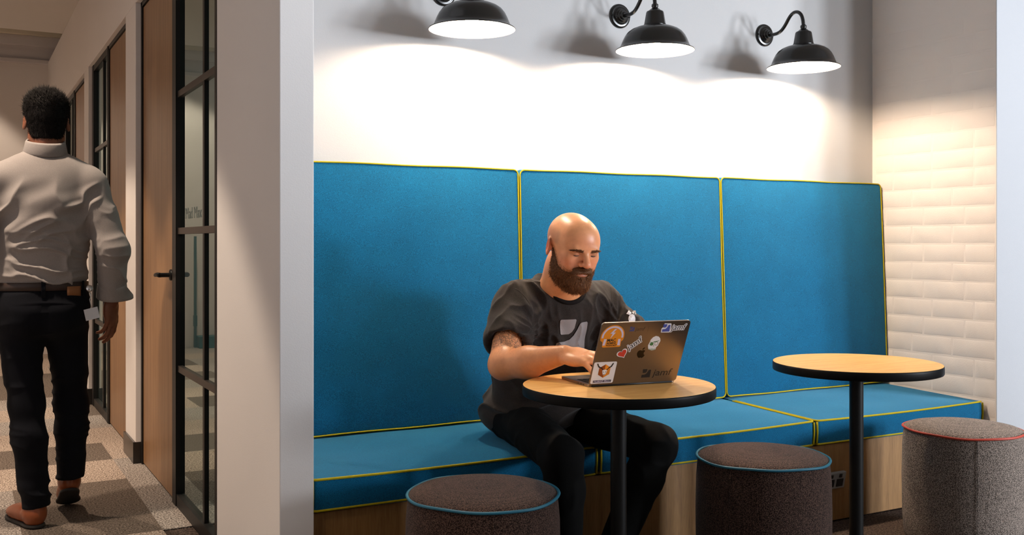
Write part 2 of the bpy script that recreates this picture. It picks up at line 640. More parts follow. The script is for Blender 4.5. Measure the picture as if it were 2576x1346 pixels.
def make_screen(name, y0, y1, jamb_far, ycols, label, lettering=None):
    """glazed screen: y0 near end, y1 far end; mullions at ycols, rails at fixed heights"""
    w = empty(name, (GX, (y0 + y1) / 2, 0), kind='structure', label=label)
    fr = MB()
    fr.box((0.852, y0, 0.0), (0.888, y1, 0.055))
    fr.box((0.852, y0, 2.415), (0.888, y1, HEAD))
    fr.build('frame', M['frame_black'], w)
    MB().box((0.849, y1 - 0.085, 0), (0.884, y1, HEAD)).build('jamb_post', M['frame_black'], w)
    MB().box((0.849, y0, 0), (0.884, y0 + 0.03, HEAD)).build('jamb_post', M['frame_black'], w)
    for z in (0.615, 1.231, 1.843):
        MB().box((0.858, y0, z - 0.0145), (0.880, y1 - 0.06, z + 0.0145)).build('glazing_bar', M['bar_lit'], w, bevel=0.001)
    zs = [0.055, 0.615, 1.231, 1.843, 2.415]
    ys = [y0 + 0.03] + list(ycols) + [y1 - 0.085]
    for yc in ycols:
        MB().box((0.860, yc - 0.016, 0.055), (0.878, yc + 0.016, 2.415)).build('mullion', M['frame_black'], w)
    for a, b in zip(zs[:-1], zs[1:]):
        for c, d in zip(ys[:-1], ys[1:]):
            MB().add([(GX, c - 0.004, a - 0.004), (GX, d + 0.004, a - 0.004), (GX, d + 0.004, b + 0.004), (GX, c - 0.004, b + 0.004)], [(3, 2, 1, 0)]).build('pane', M['glass'], w)
    if lettering:
        tv, tf = text_mesh(lettering, 0.080)
        xs = [p[0] for p in tv]
        wd = max(xs) - min(xs)
        m = MB()
        m.add([(GX - 0.0012, 4.535 - p[0] * (0.33 / wd), 1.283 + p[1] * 0.86) for p in tv], tf)
        m.build('lettering', M['film'], w)
    return w


make_screen('window_1', 3.842, 4.735, True, [4.12], 'black framed glass screen with grey lettering beside the first oak door', 'Mad Max')
make_screen('window_2', 6.99, 7.865, True, [7.32], 'black framed glass screen beyond the second oak door')
make_screen('window_3', 9.17, 9.99, True, [9.45], 'black framed glass screen behind the walking man')

# slim teal post with a box at its foot at the end of the corridor, seen mirrored in the glass
tc = empty('post', (-0.62, 11.52, 0), 'slim teal post with a small box at its foot, mirrored in the corridor glass', 'post')
MB().box((-0.82, 11.42, 0.0), (-0.60, 11.62, 0.13)).build('box_foot', M['teal_paint'], tc, bevel=0.004)
MB().box((-0.60, 11.56, 0.0), (-0.575, 11.60, 1.25)).build('upright', M['teal_paint'], tc)
MB().box((-0.605, 11.55, 0.24), (-0.57, 11.61, 0.36)).build('sleeve', M['teal_paint'], tc)

# recessed downlights of the corridor
dl_first = None
for yy, pw in ((1.50, 70), (4.28, 235), (5.9, 215), (7.52, 190), (9.14, 190), (10.76, 190)):
    root = empty('downlight', (-0.35, yy, ZC if yy < 9.9 else 3.95), 'recessed round downlight in the corridor ceiling', 'light', 'recessed downlights along the corridor ceiling')
    if dl_first is None:
        MB().lathe([(0.062, 0.004), (0.062, -0.004), (0.050, -0.005), (0.046, 0.003)], n=32).build('trim_ring', M['lamp_white'], root, local=True)
        MB().lathe([(0.046, -0.001), (0.0005, -0.001)], n=32).build('lens', M['downlight'], root, local=True)
        dl_first = root
    else:
        for ch in dl_first.children:
            c = ch.copy()
            C.objects.link(c)
            c.parent = root
    l = bpy.data.lights.new('downlight_spot', 'SPOT')
    l.energy = pw
    l.color = (1.0, 0.80, 0.62)
    l.spot_size = R(80)
    l.spot_blend = 0.22
    l.shadow_soft_size = 0.045
    lo = bpy.data.objects.new('downlight_spot', l)
    C.objects.link(lo)
    lo.parent = root
    lo.location = (0, 0, -0.012)

# added round lights, out of view, to brighten the rooms behind the glass
for (xx, yy, lab) in ((2.1, 4.75, 'added round fill light brightening the meeting room behind the lettered glass'), (2.1, 6.95, 'added round fill light brightening the meeting room behind the second door')):
    root = empty('room_fill_light', (xx, yy, 2.62), lab, 'light', 'added fill lights in the meeting rooms')
    MB().lathe([(0.150, 0.0), (0.150, -0.030), (0.142, -0.034)], n=40).build('housing', M['lamp_white'], root, local=True)
    MB().lathe([(0.142, -0.033), (0.0005, -0.036)], n=40).build('diffuser', M['room_fill'], root, local=True)

# ------------------------------------------------------------------ booth: bench, cushions, panels
X0, PW = 0.960, 1.0835
bench = empty('bench', (2.58, 3.38, 0), 'long plywood fronted bench base running under the blue seat cushions', 'bench')
MB().box((X0, 3.065, 0.0), (XB - 0.012, 3.083, 0.326)).build('front_panel', M['ply'], bench, bevel=0.001)
MB().box((X0, 3.083, 0.308), (XB - 0.012, YB - 0.002, 0.326)).build('seat_board', M['ply'], bench)
MB().box((X0, 3.083, 0.0), (X0 + 0.018, YB - 0.002, 0.308)).build('end_panel', M['ply'], bench)
MB().box((XB - 0.03, 3.083, 0.0), (XB - 0.012, YB - 0.002, 0.308)).build('end_panel', M['ply'], bench)


def rmap(x, y, w, h, r):
    """square grid point to a rounded rectangle"""
    sx, sy = (1 if x >= 0 else -1), (1 if y >= 0 else -1)
    ax, ay = abs(x) - (w / 2 - r), abs(y) - (h / 2 - r)
    if ax > 0 and ay > 0:
        q = math.hypot(ax, ay)
        k = max(ax, ay) / q
        ax, ay = ax * k, ay * k
        return sx * (w / 2 - r + ax), sy * (h / 2 - r + ay)
    return x, y


def coords(w, r, n):
    """grid lines denser near the borders"""
    c = [-w / 2 + r * k / 4 for k in range(4)]
    c += [(-w / 2 + r) + (w - 2 * r) * k / n for k in range(n + 1)]
    c += [w / 2 - r + r * k / 4 for k in range(1, 5)]
    return c


def cushion_mesh(w, h, d, r, crown, seed, edge=0.010, wob=0.0015):
    """front face at local z = d (crowned), back at 0; returns MB parts and the outline ring for piping"""
    rr = random.Random(seed)
    ph = [rr.uniform(0, 6.28) for _ in range(6)]
    cx, cy = coords(w, r, 22), coords(h, r, 14)
    nx, ny = len(cx), len(cy)
    V, Fc = [], []

    def wobble(x, y):
        return wob * (math.sin(5 * x / w * 3 + ph[0]) + math.sin(7 * y / h * 2 + ph[1] + 3 * x / w) * 0.7)

    for j in range(ny):
        for i in range(nx):
            x, y = rmap(cx[i], cy[j], w, h, r)
            fx, fy = abs(cx[i]) / (w / 2), abs(cy[j]) / (h / 2)
            z = d + crown * (1 - fx ** 6) * (1 - fy ** 6) + wobble(x, y) * (1 - fx ** 4) * (1 - fy ** 4)
            m = max(abs(fx), abs(fy))
            V.append((x, y, z))
    for j in range(ny - 1):
        for i in range(nx - 1):
            a = j * nx + i
            Fc.append((a, a + 1, a + nx + 1, a + nx))
    ring = [i for i in range(nx)] + [j * nx + nx - 1 for j in range(1, ny)] + [(ny - 1) * nx + i for i in range(nx - 2, -1, -1)] + [j * nx for j in range(ny - 2, 0, -1)]
    outline = [V[i] for i in ring]
    n = len(ring)
    prev = ring
    levels = [(0.0, -0.004), (0.004, -0.012), (0.006, -d * 0.5), (0.004, -d + 0.012), (0.0, -d + 0.004)]
    for bul, dz in levels:
        base = len(V)
        for q in range(n):
            x, y, z = V[ring[q]]
            l = math.hypot(x, y)
            nxn = x / (w / 2)
            nyn = y / (h / 2)
            if abs(nxn) > abs(nyn):
                V.append((x + math.copysign(bul, x), y, d + dz))
            else:
                V.append((x, y + math.copysign(bul, y), d + dz))
        cur = list(range(base, base + n))
        for q in range(n):
            q2 = (q + 1) % n
            Fc.append((prev[q], cur[q], cur[q2], prev[q2]))
        prev = cur
    Fc.append(tuple(reversed(prev)))
    return V, Fc, outline


def frame_xf(origin, ex, ey, ez):
    m = Matrix.Identity(4)
    for i, a in enumerate((ex, ey, ez)):
        for k in range(3):
            m[k][i] = a[k]
    m.translation = Vector(origin)
    return m


panel_lab = ['blue upholstered back panel beside the white partition end', 'blue upholstered middle back panel behind the seated man',
             'blue upholstered back panel next to the brick wall']
seat_lab = ['blue seat cushion beside the white partition end', 'blue seat cushion the seated man shares, in the middle of the bench',
            'blue seat cushion next to the brick wall']
tilt = math.atan2(0.045, 1.02)
for k in range(3):
    xc = X0 + PW * (k + 0.5)
    # back panel: lower edge on the seat, leaning back
    h = 1.020
    ez = Vector((0, -math.cos(tilt), math.sin(tilt)))      # out of the front face
    ey = Vector((0, math.sin(tilt), math.cos(tilt)))       # up the panel
    ex = Vector((1, 0, 0))
    root = empty('back_panel', (xc, 3.65, 0.455), panel_lab[k], 'cushion', 'blue back panels of the booth')
    d = 0.058
    front_mid = Vector((xc, 3.6225, 0.9725))
    mtx = frame_xf(front_mid - ez * d, ex, ey, ez)
    V, Fc, ol = cushion_mesh(PW - 0.0115, h, d, 0.022, 0.009, 20 + k)
    MB().add([mtx @ Vector(p) for p in V], Fc, smooth=True).build('upholstery', M['blue'], root)
    rr = random.Random(k + 5)
    wb = [rr.uniform(0, 6.28) for _ in range(3)]
    MB().tube([mtx @ Vector((p[0] * 1.002 + 0.0012 * math.sin(p[1] * 5 + wb[1]), p[1] * 1.003 + 0.0012 * math.sin(p[0] * 14 + wb[0]), p[2] + 0.001)) for p in ol], 0.0030, 8, closed=True).build('piping', M['yellow'], root)
    MB().tube([mtx @ Vector((p[0] * 1.002, p[1] * 1.003, 0.004)) for p in ol], 0.0034, 8, closed=True).build('piping', M['yellow'], root)
    # seat cushion: built lying, front face of the maker looks up
    root = empty('seat_cushion', (xc, 3.33, 0.335), seat_lab[k], 'cushion', 'blue seat cushions of the booth')
    sd = 0.598
    slope = math.atan2(0.0165, sd)
    ey = Vector((0, math.cos(slope), math.sin(slope)))
    ez = Vector((0, -math.sin(slope), math.cos(slope)))
    d = 0.104
    mid_top = Vector((xc, 3.048 + sd / 2, 0.4425))
    mtx = frame_xf(mid_top - ez * d, ex, ey, ez)
    V, Fc, ol = cushion_mesh(PW - 0.018, sd, d, 0.018, 0.008, 40 + k, wob=0.002)

    def sag(p):
        # corners of the top ride up a little, the middle of the front edge dips
        return Vector((p[0], p[1], p[2] - 0.006 * (1 - (2 * p[0] / PW) ** 2) * (0.5 - p[1] / sd)))
    MB().add([mtx @ sag(p) for p in V], Fc, smooth=True).build('upholstery', M['blue'], root)
    lim = sd / 2 - 0.06
    top = [p for p in ol if p[1] < lim and (k < 2 or p[0] < PW / 2 - 0.02)]
    i0 = max(range(len(top)), key=lambda q_: (top[q_][1] if top[q_][0] < 0 else -9))
    top = top[i0:] + top[:i0]
    MB().tube([mtx @ sag((p[0] * 1.004, p[1] * 1.005, p[2] + 0.001)) for p in top], 0.0043, 8).build('piping', M['yellow'], root)
    MB().tube([mtx @ Vector((p[0] * 1.004, p[1] * 1.006, 0.006)) for p in ol], 0.0045, 8, closed=True).build('piping', M['yellow'], root)
    for sx in (-1, 1):
        x = sx * (PW - 0.019) / 2
        MB().tube([mtx @ sag((x, -sd / 2 - 0.001 - 0.003 * math.sin(PI * q / 8), d - 0.004 - (d - 0.010) * q / 8)) for q in range(9)], 0.0042, 8).build('piping', M['yellow'], root)

# power socket on the bench front
sk = empty('power_socket', (3.247, 3.06, 0.17), 'small double power socket low on the plywood bench front', 'socket')
mt = Matrix.Translation((3.247, 3.062, 0.173)) @ Matrix.Rotation(R(12), 4, 'X')
MB().box((-0.058, -0.012, -0.036), (0.058, 0.004, 0.036), mat=mt).build('plate', M['socket_white'], sk, bevel=0.002)
for sx in (-0.026, 0.026):
    MB().box((sx - 0.019, -0.0145, -0.026), (sx + 0.019, -0.0115, 0.008), mat=mt).build('outlet', M['socket_dark'], sk, bevel=0.003)
    MB().box((sx - 0.008, -0.0150, 0.014), (sx + 0.008, -0.0115, 0.030), mat=mt).build('switch', M['socket_dark'], sk, bevel=0.002)

# ------------------------------------------------------------------ wall lamps


def make_lamp(x, label):
    root = empty('wall_lamp', (x, YB, 2.0), label, 'lamp', 'black barn lamps over the booth')
    ax = -0.262
    prof = [(0.044, 0.103), (0.060, 0.1010), (0.080, 0.0955), (0.100, 0.0870), (0.116, 0.0755), (0.128, 0.060), (0.137, 0.042), (0.144, 0.024), (0.149, 0.0125), (0.158, 0.0065), (0.1665, 0.0015), (0.168, -0.001), (0.1665, -0.0025)]
    MB().lathe(prof, (0, ax, 0), 72).build('shade', M['lamp_black'], root, local=True)
    inner = [(0.1662, -0.0025), (0.157, 0.0035), (0.1475, 0.0095), (0.1425, 0.021), (0.1355, 0.039), (0.1265, 0.0565), (0.1145, 0.072), (0.0985, 0.0835), (0.079, 0.092), (0.059, 0.0975), (0.030, 0.0985), (0.0005, 0.0985)]
    MB().lathe(inner, (0, ax, 0), 72).build('shade_lining', M['lamp_white'], root, local=True)
    MB().lathe([(0.030, 0.100), (0.0485, 0.1015), (0.0485, 0.108), (0.0455, 0.112), (0.0375, 0.160), (0.035, 0.165), (0.026, 0.169), (0.0165, 0.178), (0.0125, 0.180), (0.0125, 0.184), (0.0155, 0.187), (0.0125, 0.190), (0.0155, 0.193), (0.0120, 0.196), (0.0095, 0.200)],
               (0, ax, 0), 40, cap1=True).build('socket_cap', M['lamp_black'], root, local=True)
    path = [(0.0, 0.197), (-0.03, 0.193), (-0.06, 0.1895), (-0.09, 0.190), (-0.115, 0.197), (-0.135, 0.211), (-0.152, 0.2285), (-0.168, 0.2475), (-0.186, 0.2625), (-0.207, 0.269), (-0.229, 0.2645), (-0.247, 0.249), (-0.257, 0.227), (-0.261, 0.205), (ax, 0.188)]
    # smooth the path
    P = [Vector((0, a, b)) for a, b in path]
    Q = []
    for i in range(len(P) - 1):
        p0, p1, p2, p3 = P[max(i - 1, 0)], P[i], P[i + 1], P[min(i + 2, len(P) - 1)]
        for s in range(4):
            t = s / 4
            Q.append(0.5 * ((2 * p1) + (-p0 + p2) * t + (2 * p0 - 5 * p1 + 4 * p2 - p3) * t * t + (-p0 + 3 * p1 - 3 * p2 + p3) * t ** 3))
    Q.append(P[-1])
    MB().tube(Q, 0.0082, 14).build('gooseneck_arm', M['lamp_black'], root, local=True)
    rot = Matrix.Rotation(R(90), 3, 'X')
    rs = [(0.0545, 0.0), (0.0545, 0.004), (0.052, 0.0085), (0.046, 0.010), (0.042, 0.010), (0.034, 0.012), (0.030, 0.017), (0.029, 0.020), (0.024, 0.021), (0.022, 0.027), (0.021, 0.030), (0.017, 0.031), (0.0155, 0.038), (0.0135, 0.043), (0.009, 0.045)]
    m = MB().lathe(rs, (0, 0, 0.1965), 48, mat=rot, cap1=True)
    m.build('wall_rose', M['lamp_black'], root, local=True)
    for sx in (-1, 1):
        MB().lathe([(0.005, 0), (0.0045, 0.003), (0.002, 0.0045)], (sx * 0.047, -0.009, 0.1965), 12, mat=rot, cap1=True).build('screw', M['black_metal'], root, local=True)
    bm = bmesh.new()
    bmesh.ops.create_icosphere(bm, subdivisions=3, radius=0.030)
    for v in bm.verts:
        if v.co.z > 0:
            v.co.z *= 1.45
            k_ = v.co.z / 0.0435
            v.co.x *= 1 - 0.35 * k_
            v.co.y *= 1 - 0.35 * k_
    me = bpy.data.meshes.new('bulb')
    bm.to_mesh(me)
    bm.free()
    me.materials.append(M['bulb'])
    for p in me.polygons:
        p.use_smooth = True
    b = bpy.data.objects.new('bulb', me)
    C.objects.link(b)
    b.parent = root
    b.location = (0, ax, 0.050)
    return root


lamp0 = make_lamp(1.728, 'black gooseneck barn lamp nearest the white partition end, arm cut off at the top edge')
for x, lab in ((2.600, 'black gooseneck barn lamp over the laptop, second from the brick wall'), (3.462, 'black gooseneck barn lamp nearest the brick wall, whole arm in view')):
    c = copy_tree(lamp0)
    c.location.x = x
    c['label'] = lab

# ------------------------------------------------------------------ tables


def make_table(x, y, label, rotz=0.0):
    t = empty('round_table', (x, y, 0), label, 'table', 'small round cafe tables at the booth')
    r = 0.3
    MB().lathe([(0.0005, 0.737), (r - 0.003, 0.737), (r - 0.0015, 0.7362)], n=96, smooth=False).build('table_top', M['oak_top'], t, local=True)
    MB().lathe([(r - 0.0015, 0.7362), (r, 0.7345), (r + 0.0005, 0.728), (r + 0.0005, 0.709), (r - 0.001, 0.706), (r - 0.006, 0.7045), (0.0005, 0.7045)], n=96).build('edge_band', M['black_edge'], t, local=True)
    MB().lathe([(0.025, 0.02), (0.025, 0.7045)], n=36).build('pole', M['black_metal'], t, local=True)
    MB().lathe([(0.095, 0.7045), (0.095, 0.699), (0.04, 0.690), (0.026, 0.686)], n=36).build('mounting_plate', M['black_metal'], t, local=True)
    MB().lathe([(0.205, 0.0), (0.205, 0.006), (0.19, 0.012), (0.08, 0.018), (0.034, 0.03), (0.026, 0.045)], n=64, cap0=True).build('base', M['black_metal'], t, local=True)
    t.rotation_euler = (0, 0, rotz)
    return t


make_table(1.806, 2.583, 'round oak topped table with black edge carrying the open laptop')
make_table(2.905, 2.628, 'empty round oak topped table with black edge near the brick wall', R(3))

# ------------------------------------------------------------------ stools


def make_stool(x, y, body, pipe, label, rotz=0.0, group='round upholstered stools'):
    s = empty('stool', (x, y, 0), label, 'stool', group)
    r = 0.226
    prof = [(r - 0.012, 0.0), (r - 0.002, 0.012), (r + 0.003, 0.10), (r + 0.005, 0.25), (r + 0.003, 0.36), (r - 0.001, 0.405), (r - 0.004, 0.432)]
    m = MB().lathe(prof, n=72, cap0=True)
    m.v = [(p[0] * (1 + 0.006 * math.sin(3 * math.atan2(p[1], p[0]) + x)), p[1] * (1 + 0.006 * math.sin(3 * math.atan2(p[1], p[0]) + x)), p[2]) for p in m.v]
    m.build('side_cover', body, s, local=True)
    top = [(r - 0.004, 0.432), (r - 0.006, 0.437), (r - 0.020, 0.4445), (r - 0.06, 0.4525), (r - 0.12, 0.4575), (0.06, 0.460), (0.0005, 0.4605)]
    MB().lathe(top, n=72).build('top_cover', body, s, local=True)
    rr = random.Random(int(x * 100))
    a0 = rr.uniform(0, 6)
    MB().tube([((r - 0.0005) * math.cos(a), (r - 0.0005) * math.sin(a), 0.4345 + 0.0022 * math.sin(3 * a + a0) + 0.001 * math.sin(7 * a)) for a in [2 * PI * q / 96 for q in range(96)]], 0.0046, 8, closed=True).build('piping', pipe, s, local=True)
    MB().tube([(r + 0.0022, 0, 0.01), (r + 0.0062, 0, 0.12), (r + 0.0072, 0, 0.25), (r + 0.0052, 0, 0.36), (r - 0.002, 0, 0.43)], 0.0016, 6).build('seam', body, s, local=True)
    s.rotation_euler = (0, 0, rotz)
    return s


make_stool(1.366, 2.652, M['stool_dark'], M['teal_pipe'], 'dark brown grey stool with teal piping in front of the seated man', R(250))
make_stool(2.449, 2.632, M['stool_dark'], M['teal_pipe'], 'dark brown grey stool with teal piping between the two tables', R(200))
make_stool(3.520, 2.640, M['stool_grey'], M['red_pipe'], 'lighter grey stool with red piping by the brick wall end', R(230))
# ---- PEOPLE

# ------------------------------------------------------------------ laptop
LA = Vector((1.684, 2.5645, 0.7455))
la, lth = R(-7.7), R(25.2)
LE = Vector((math.cos(la), math.sin(la), 0))
LNn = Vector((-math.sin(la), math.cos(la), 0))       # towards the person
LUP = Vector((math.sin(lth) * math.sin(la), -math.sin(lth) * math.cos(la), math.cos(lth)))
LBK = LE.cross(LUP) * 1.0                            # out of the lid's back, to the camera side
M['space_grey'] = plain('grey_aluminium', (0.25, 0.205, 0.17), 0.30, 0.92)
M['key_black'] = plain('black_keys', (0.012, 0.012, 0.013), 0.5)
M['screen_glow'] = emit('laptop_screen', (0.75, 0.85, 1.0), 0.6)
lap = empty('laptop', (1.84, 2.65, 0.737), 'open grey laptop covered in stickers on the round table', 'laptop')
LW, LD, LT = 0.304, 0.212, 0.0085


def rr_outline(w, h, r, n=6, x0=0.0, y0=0.0):
    pts = []
    for (cx, cy, a0) in ((w - r, r, -90), (w - r, h - r, 0), (r, h - r, 90), (r, r, 180)):
        for q in range(n + 1):
            a = R(a0 + 90 * q / n)
            pts.append((x0 + cx + r * math.cos(a), y0 + cy + r * math.sin(a)))
    return pts


def slab(m, pts, f, z0, z1, mi=0):
    n = len(pts)
    vs_ = [f(p[0], p[1], z0) for p in pts] + [f(p[0], p[1], z1) for p in pts]
    fs = [tuple(range(n - 1, -1, -1)), tuple(n + q for q in range(n))]
    for q in range(n):
        q2 = (q + 1) % n
        fs.append((q, q2, n + q2, n + q))
    m.add(vs_, fs, mi)
    return m


def base_pt(x, y, z):      # on the base: x along the hinge, y to the person
    return LA + LE * x + LNn * y + Vector((0, 0, z - 0.0085))


def lid_pt(x, y, z):       # on the lid: x along the hinge, y up the lid, z out of the back
    return LA + LE * x + LUP * y + LBK * z


slab(MB(), rr_outline(LW, LD - 0.007, 0.010, 6, 0.0, 0.007), base_pt, 0.0, LT).build('base', M['space_grey'], lap, bevel=0.0012)
MB().tube([base_pt(0.014, 0.004, 0.0036), base_pt(LW - 0.014, 0.004, 0.0036)], 0.0034, 12).build('hinge', M['key_black'], lap)
deck = MB()
slab(deck, rr_outline(0.274, 0.104, 0.003, 3, 0.015, 0.018), base_pt, LT, LT + 0.0003).build('keyboard_well', M['key_black'], lap)
for row in range(6):
    n = 14
    hh = 0.0085 if row == 0 else 0.0150
    y0 = 0.0195 + (0 if row == 0 else 0.0105 + (row - 1) * 0.0184)
    xs = [(0.0165 + q * 0.0194, 0.0165) for q in range(n)]
    if row == 5:
        xs = [(0.0165 + q * 0.0194, 0.0165) for q in range(4)] + [(0.0165 + 4 * 0.0194, 0.0937)] + [(0.0165 + q * 0.0194, 0.0165) for q in range(9, 14)]
    for (x, w) in xs:
        m = MB()
        slab(m, [(x, y0), (x + w, y0), (x + w, y0 + hh), (x, y0 + hh)], base_pt, LT + 0.0003, LT + 0.0016)
        m.build('key', M['key_black'], lap)
slab(MB(), rr_outline(0.13, 0.075, 0.004, 3, 0.087, 0.130), base_pt, LT, LT + 0.0003).build('trackpad', plain('trackpad_grey', (0.22, 0.21, 0.205), 0.3, 0.6), lap)
for q, y in enumerate((0.035, 0.052, 0.075)):
    w = 0.009 if q < 2 else 0.005
    slab(MB(), [(-0.0003, y), (0.0008, y), (0.0008, y + w), (-0.0003, y + w)], base_pt, 0.0032, 0.0060).build('port', M['key_black'], lap)
lid = slab(MB(), rr_outline(LW, 0.2185, 0.010, 6, 0.0, -0.003), lid_pt, -0.0055, 0.0).build('lid', M['space_grey'], lap, bevel=0.0008)
slab(MB(), rr_outline(LW - 0.008, 0.205, 0.006, 4, 0.004, 0.006), lid_pt, -0.0060, -0.0055).build('screen_bezel', M['key_black'], lid)
slab(MB(), rr_outline(LW - 0.022, 0.180, 0.002, 2, 0.011, 0.018), lid_pt, -0.0062, -0.0060).build('screen', M['screen_glow'], lid)

SM = {'white': plain('sticker_white', (0.78, 0.74, 0.74), 0.45), 'black': plain('sticker_black', (0.012, 0.011, 0.011), 0.45),
      'blue': plain('sticker_blue', srgb(72, 84, 160), 0.45), 'orange': plain('sticker_orange', srgb(232, 142, 34), 0.45),
      'rust': plain('sticker_rust', srgb(150, 72, 20), 0.45), 'red': plain('sticker_red', srgb(206, 62, 44), 0.45),
      'green': plain('sticker_green', srgb(70, 120, 66), 0.45), 'lilac': plain('sticker_lilac', srgb(214, 200, 222), 0.45),
      'ghost': plain('sticker_ghost_text', srgb(64, 54, 50), 0.4), 'ghostblue': plain('sticker_ghost_blue', srgb(66, 72, 120), 0.4),
      'mirror': plain('polished_emblem', (0.05, 0.045, 0.04), 0.12, 1.0), 'navy': plain('sticker_navy', srgb(26, 26, 40), 0.5),
      'amber': plain('sticker_amber', srgb(216, 132, 40), 0.45), 'grey': plain('sticker_grey', srgb(120, 116, 118), 0.45)}


class Sticker:
    def __init__(self):
        self.m, self.mats, self.layer = MB(), [], 0

    def mi(self, key):
        if key not in self.mats:
            self.mats.append(key)
        return self.mats.index(key)

    def poly(self, key, pts, layer):
        """concave outlines are triangulated"""
        from mathutils.geometry import tessellate_polygon
        z = 0.00018 + 0.00016 * layer
        tri = tessellate_polygon([[Vector((p[0], p[1], 0)) for p in pts]])
        n = len(pts)
        a = sum(pts[i][0] * pts[(i + 1) % n][1] - pts[(i + 1) % n][0] * pts[i][1] for i in range(n))
        fs = []
        for t in tri:
            p, q, r = [pts[i] for i in t]
            s = (q[0] - p[0]) * (r[1] - p[1]) - (r[0] - p[0]) * (q[1] - p[1])
            fs.append(tuple(t) if s > 0 else tuple(reversed(t)))
        self.m.add([lid_pt(p[0], p[1], z) for p in pts], fs, self.mi(key))
        return self

    def rim(self, key, pts, layer=0):
        """a base slab with a thickness of its own"""
        n = len(pts)
        self.poly(key, pts, layer)
        return self

    def text(self, key, body, x, y, size, layer, shear=0.0, offset=0.0, rot=0.0, spacing=1.0, sx=1.0, align='LEFT'):
        halo = offset if offset > 0.001 else 0.0     # a wide outline: the word laid down again all round itself
        vs_, fs = text_mesh(body, size, shear, 0.0 if halo else offset, align, spacing)
        c, s = math.cos(rot), math.sin(rot)
        z = 0.00018 + 0.00016 * layer
        if halo:
            for q in range(14):
                dx, dy = halo * 0.75 * math.cos(2 * PI * q / 14), halo * 0.75 * math.sin(2 * PI * q / 14)
                self.m.add([lid_pt(x + dx + c * p[0] * sx - s * p[1], y + dy + s * p[0] * sx + c * p[1], z + 0.000004 * q) for p in vs_], fs, self.mi(key))
            return self
        self.m.add([lid_pt(x + c * p[0] * sx - s * p[1], y + s * p[0] * sx + c * p[1], z) for p in vs_], fs, self.mi(key))
        return self

    def build(self, name, label):
        o = self.m.build(name, [SM[k] for k in self.mats], lid)
        o['label'] = label
        return o


def circ(cx, cy, rx, ry=None, n=28, a0=0, a1=360):
    ry = ry or rx
    return [(cx + rx * math.cos(R(a0 + (a1 - a0) * q / n)), cy + ry * math.sin(R(a0 + (a1 - a0) * q / n))) for q in range(n + (0 if a1 - a0 == 360 else 1))]


def arc_band(cx, cy, r0, r1, a0, a1, n=24):
    o_ = [(cx + r1 * math.cos(R(a0 + (a1 - a0) * q / n)), cy + r1 * math.sin(R(a0 + (a1 - a0) * q / n))) for q in range(n + 1)]
    i_ = [(cx + r0 * math.cos(R(a0 + (a1 - a0) * q / n)), cy + r0 * math.sin(R(a0 + (a1 - a0) * q / n))) for q in range(n, -1, -1)]
    return o_ + i_


def logo_polys(x, y, s):
    """the two-piece square emblem: a tile and a swoosh beside it; s = height"""
    f = lambda pts: [(x + a * s, y + b * s) for a, b in pts]
    tile = f([(0.0, 0.97), (0.06, 0.58), (0.10, 0.555), (0.36, 0.56), (0.45, 0.62), (0.51, 0.73), (0.53, 0.97), (0.50, 1.0), (0.03, 1.0)])
    swoosh = f([(0.02, 0.0), (0.97, 0.0), (1.0, 0.04), (0.97, 0.87), (0.94, 0.91), (0.72, 0.89), (0.68, 0.86), (0.62, 0.68), (0.54, 0.51), (0.42, 0.39), (0.26, 0.345), (0.03, 0.34), (0.0, 0.31), (0.0, 0.03)])
    return tile, swoosh


mmf = 0.001


def mm(pts):
    return [(a * mmf, b * mmf) for a, b in pts]


# round orange sticker with headphones
s = Sticker()
s.poly('orange', mm([(16, 133), (13.5, 150), (6, 155)] + circ(44, 168, 39.5, 39.5, 30, 192, -12) + [(82, 155), (76.5, 150), (77.5, 133), (74, 131), (20, 131)]), 0)
s.poly('lilac', mm(arc_band(44, 168, 30, 36, -8, 188)), 1)
s.poly('lilac', mm([(16, 138), (18, 160), (26, 160), (24, 138)]), 1)
s.poly('lilac', mm([(66, 137), (65, 159), (73, 159), (75, 137)]), 1)
s.poly('lilac', mm([(47, 194), (34, 178), (42, 178), (37, 160), (52, 182), (44, 182), (54, 194)]), 1)
s.text('black', 'MAC', 0.0285, 0.1505, 0.0145, 1, offset=0.0004, sx=0.95)
s.text('black', 'ADMINS', 0.0285, 0.1425, 0.0085, 1, offset=0.0003, sx=1.0)
s.text('black', 'PODCAST', 0.0285, 0.1345, 0.0085, 1, offset=0.0003, sx=0.92)
s.build('sticker', 'orange sticker with white headphones and a lightning bolt')
# faint clear sticker
s = Sticker()
t_, w_ = logo_polys(0.097, 0.184, 0.016)
s.poly('ghostblue', t_, 0).poly('ghostblue', w_, 0)
s.text('ghost', 'jamf', 0.116, 0.185, 0.0185, 0, shear=0.12)
s.poly('ghost', mm([(159.2, 181), (159.2, 200), (159.8, 200), (159.8, 181)]), 0)
s.build('sticker', 'faint clear sticker with a small bluish emblem and word')
# blue emblem and word, white outline
s = Sticker()
s.poly('white', mm([(207, 176), (206, 190), (212, 196), (213, 208), (236, 207), (238, 203), (240, 178), (236, 175)]), 0)
s.text('white', 'jamf', 0.2405, 0.1835, 0.0285, 0, shear=0.18, offset=0.0030, sx=0.98)
t_, w_ = logo_polys(0.2095, 0.1785, 0.0262)
s.poly('blue', t_, 1).poly('blue', w_, 1)
s.text('navy', 'jamf', 0.2405, 0.1835, 0.0285, 1, shear=0.18, offset=0.0, sx=0.98)
s.build('sticker', 'white edged sticker with a blue emblem and a word')
# heart and word on the slant


def rotp(pts, cx, cy, a):
    c, s_ = math.cos(a), math.sin(a)
    return [(cx + c * p[0] - s_ * p[1], cy + s_ * p[0] + c * p[1]) for p in pts]


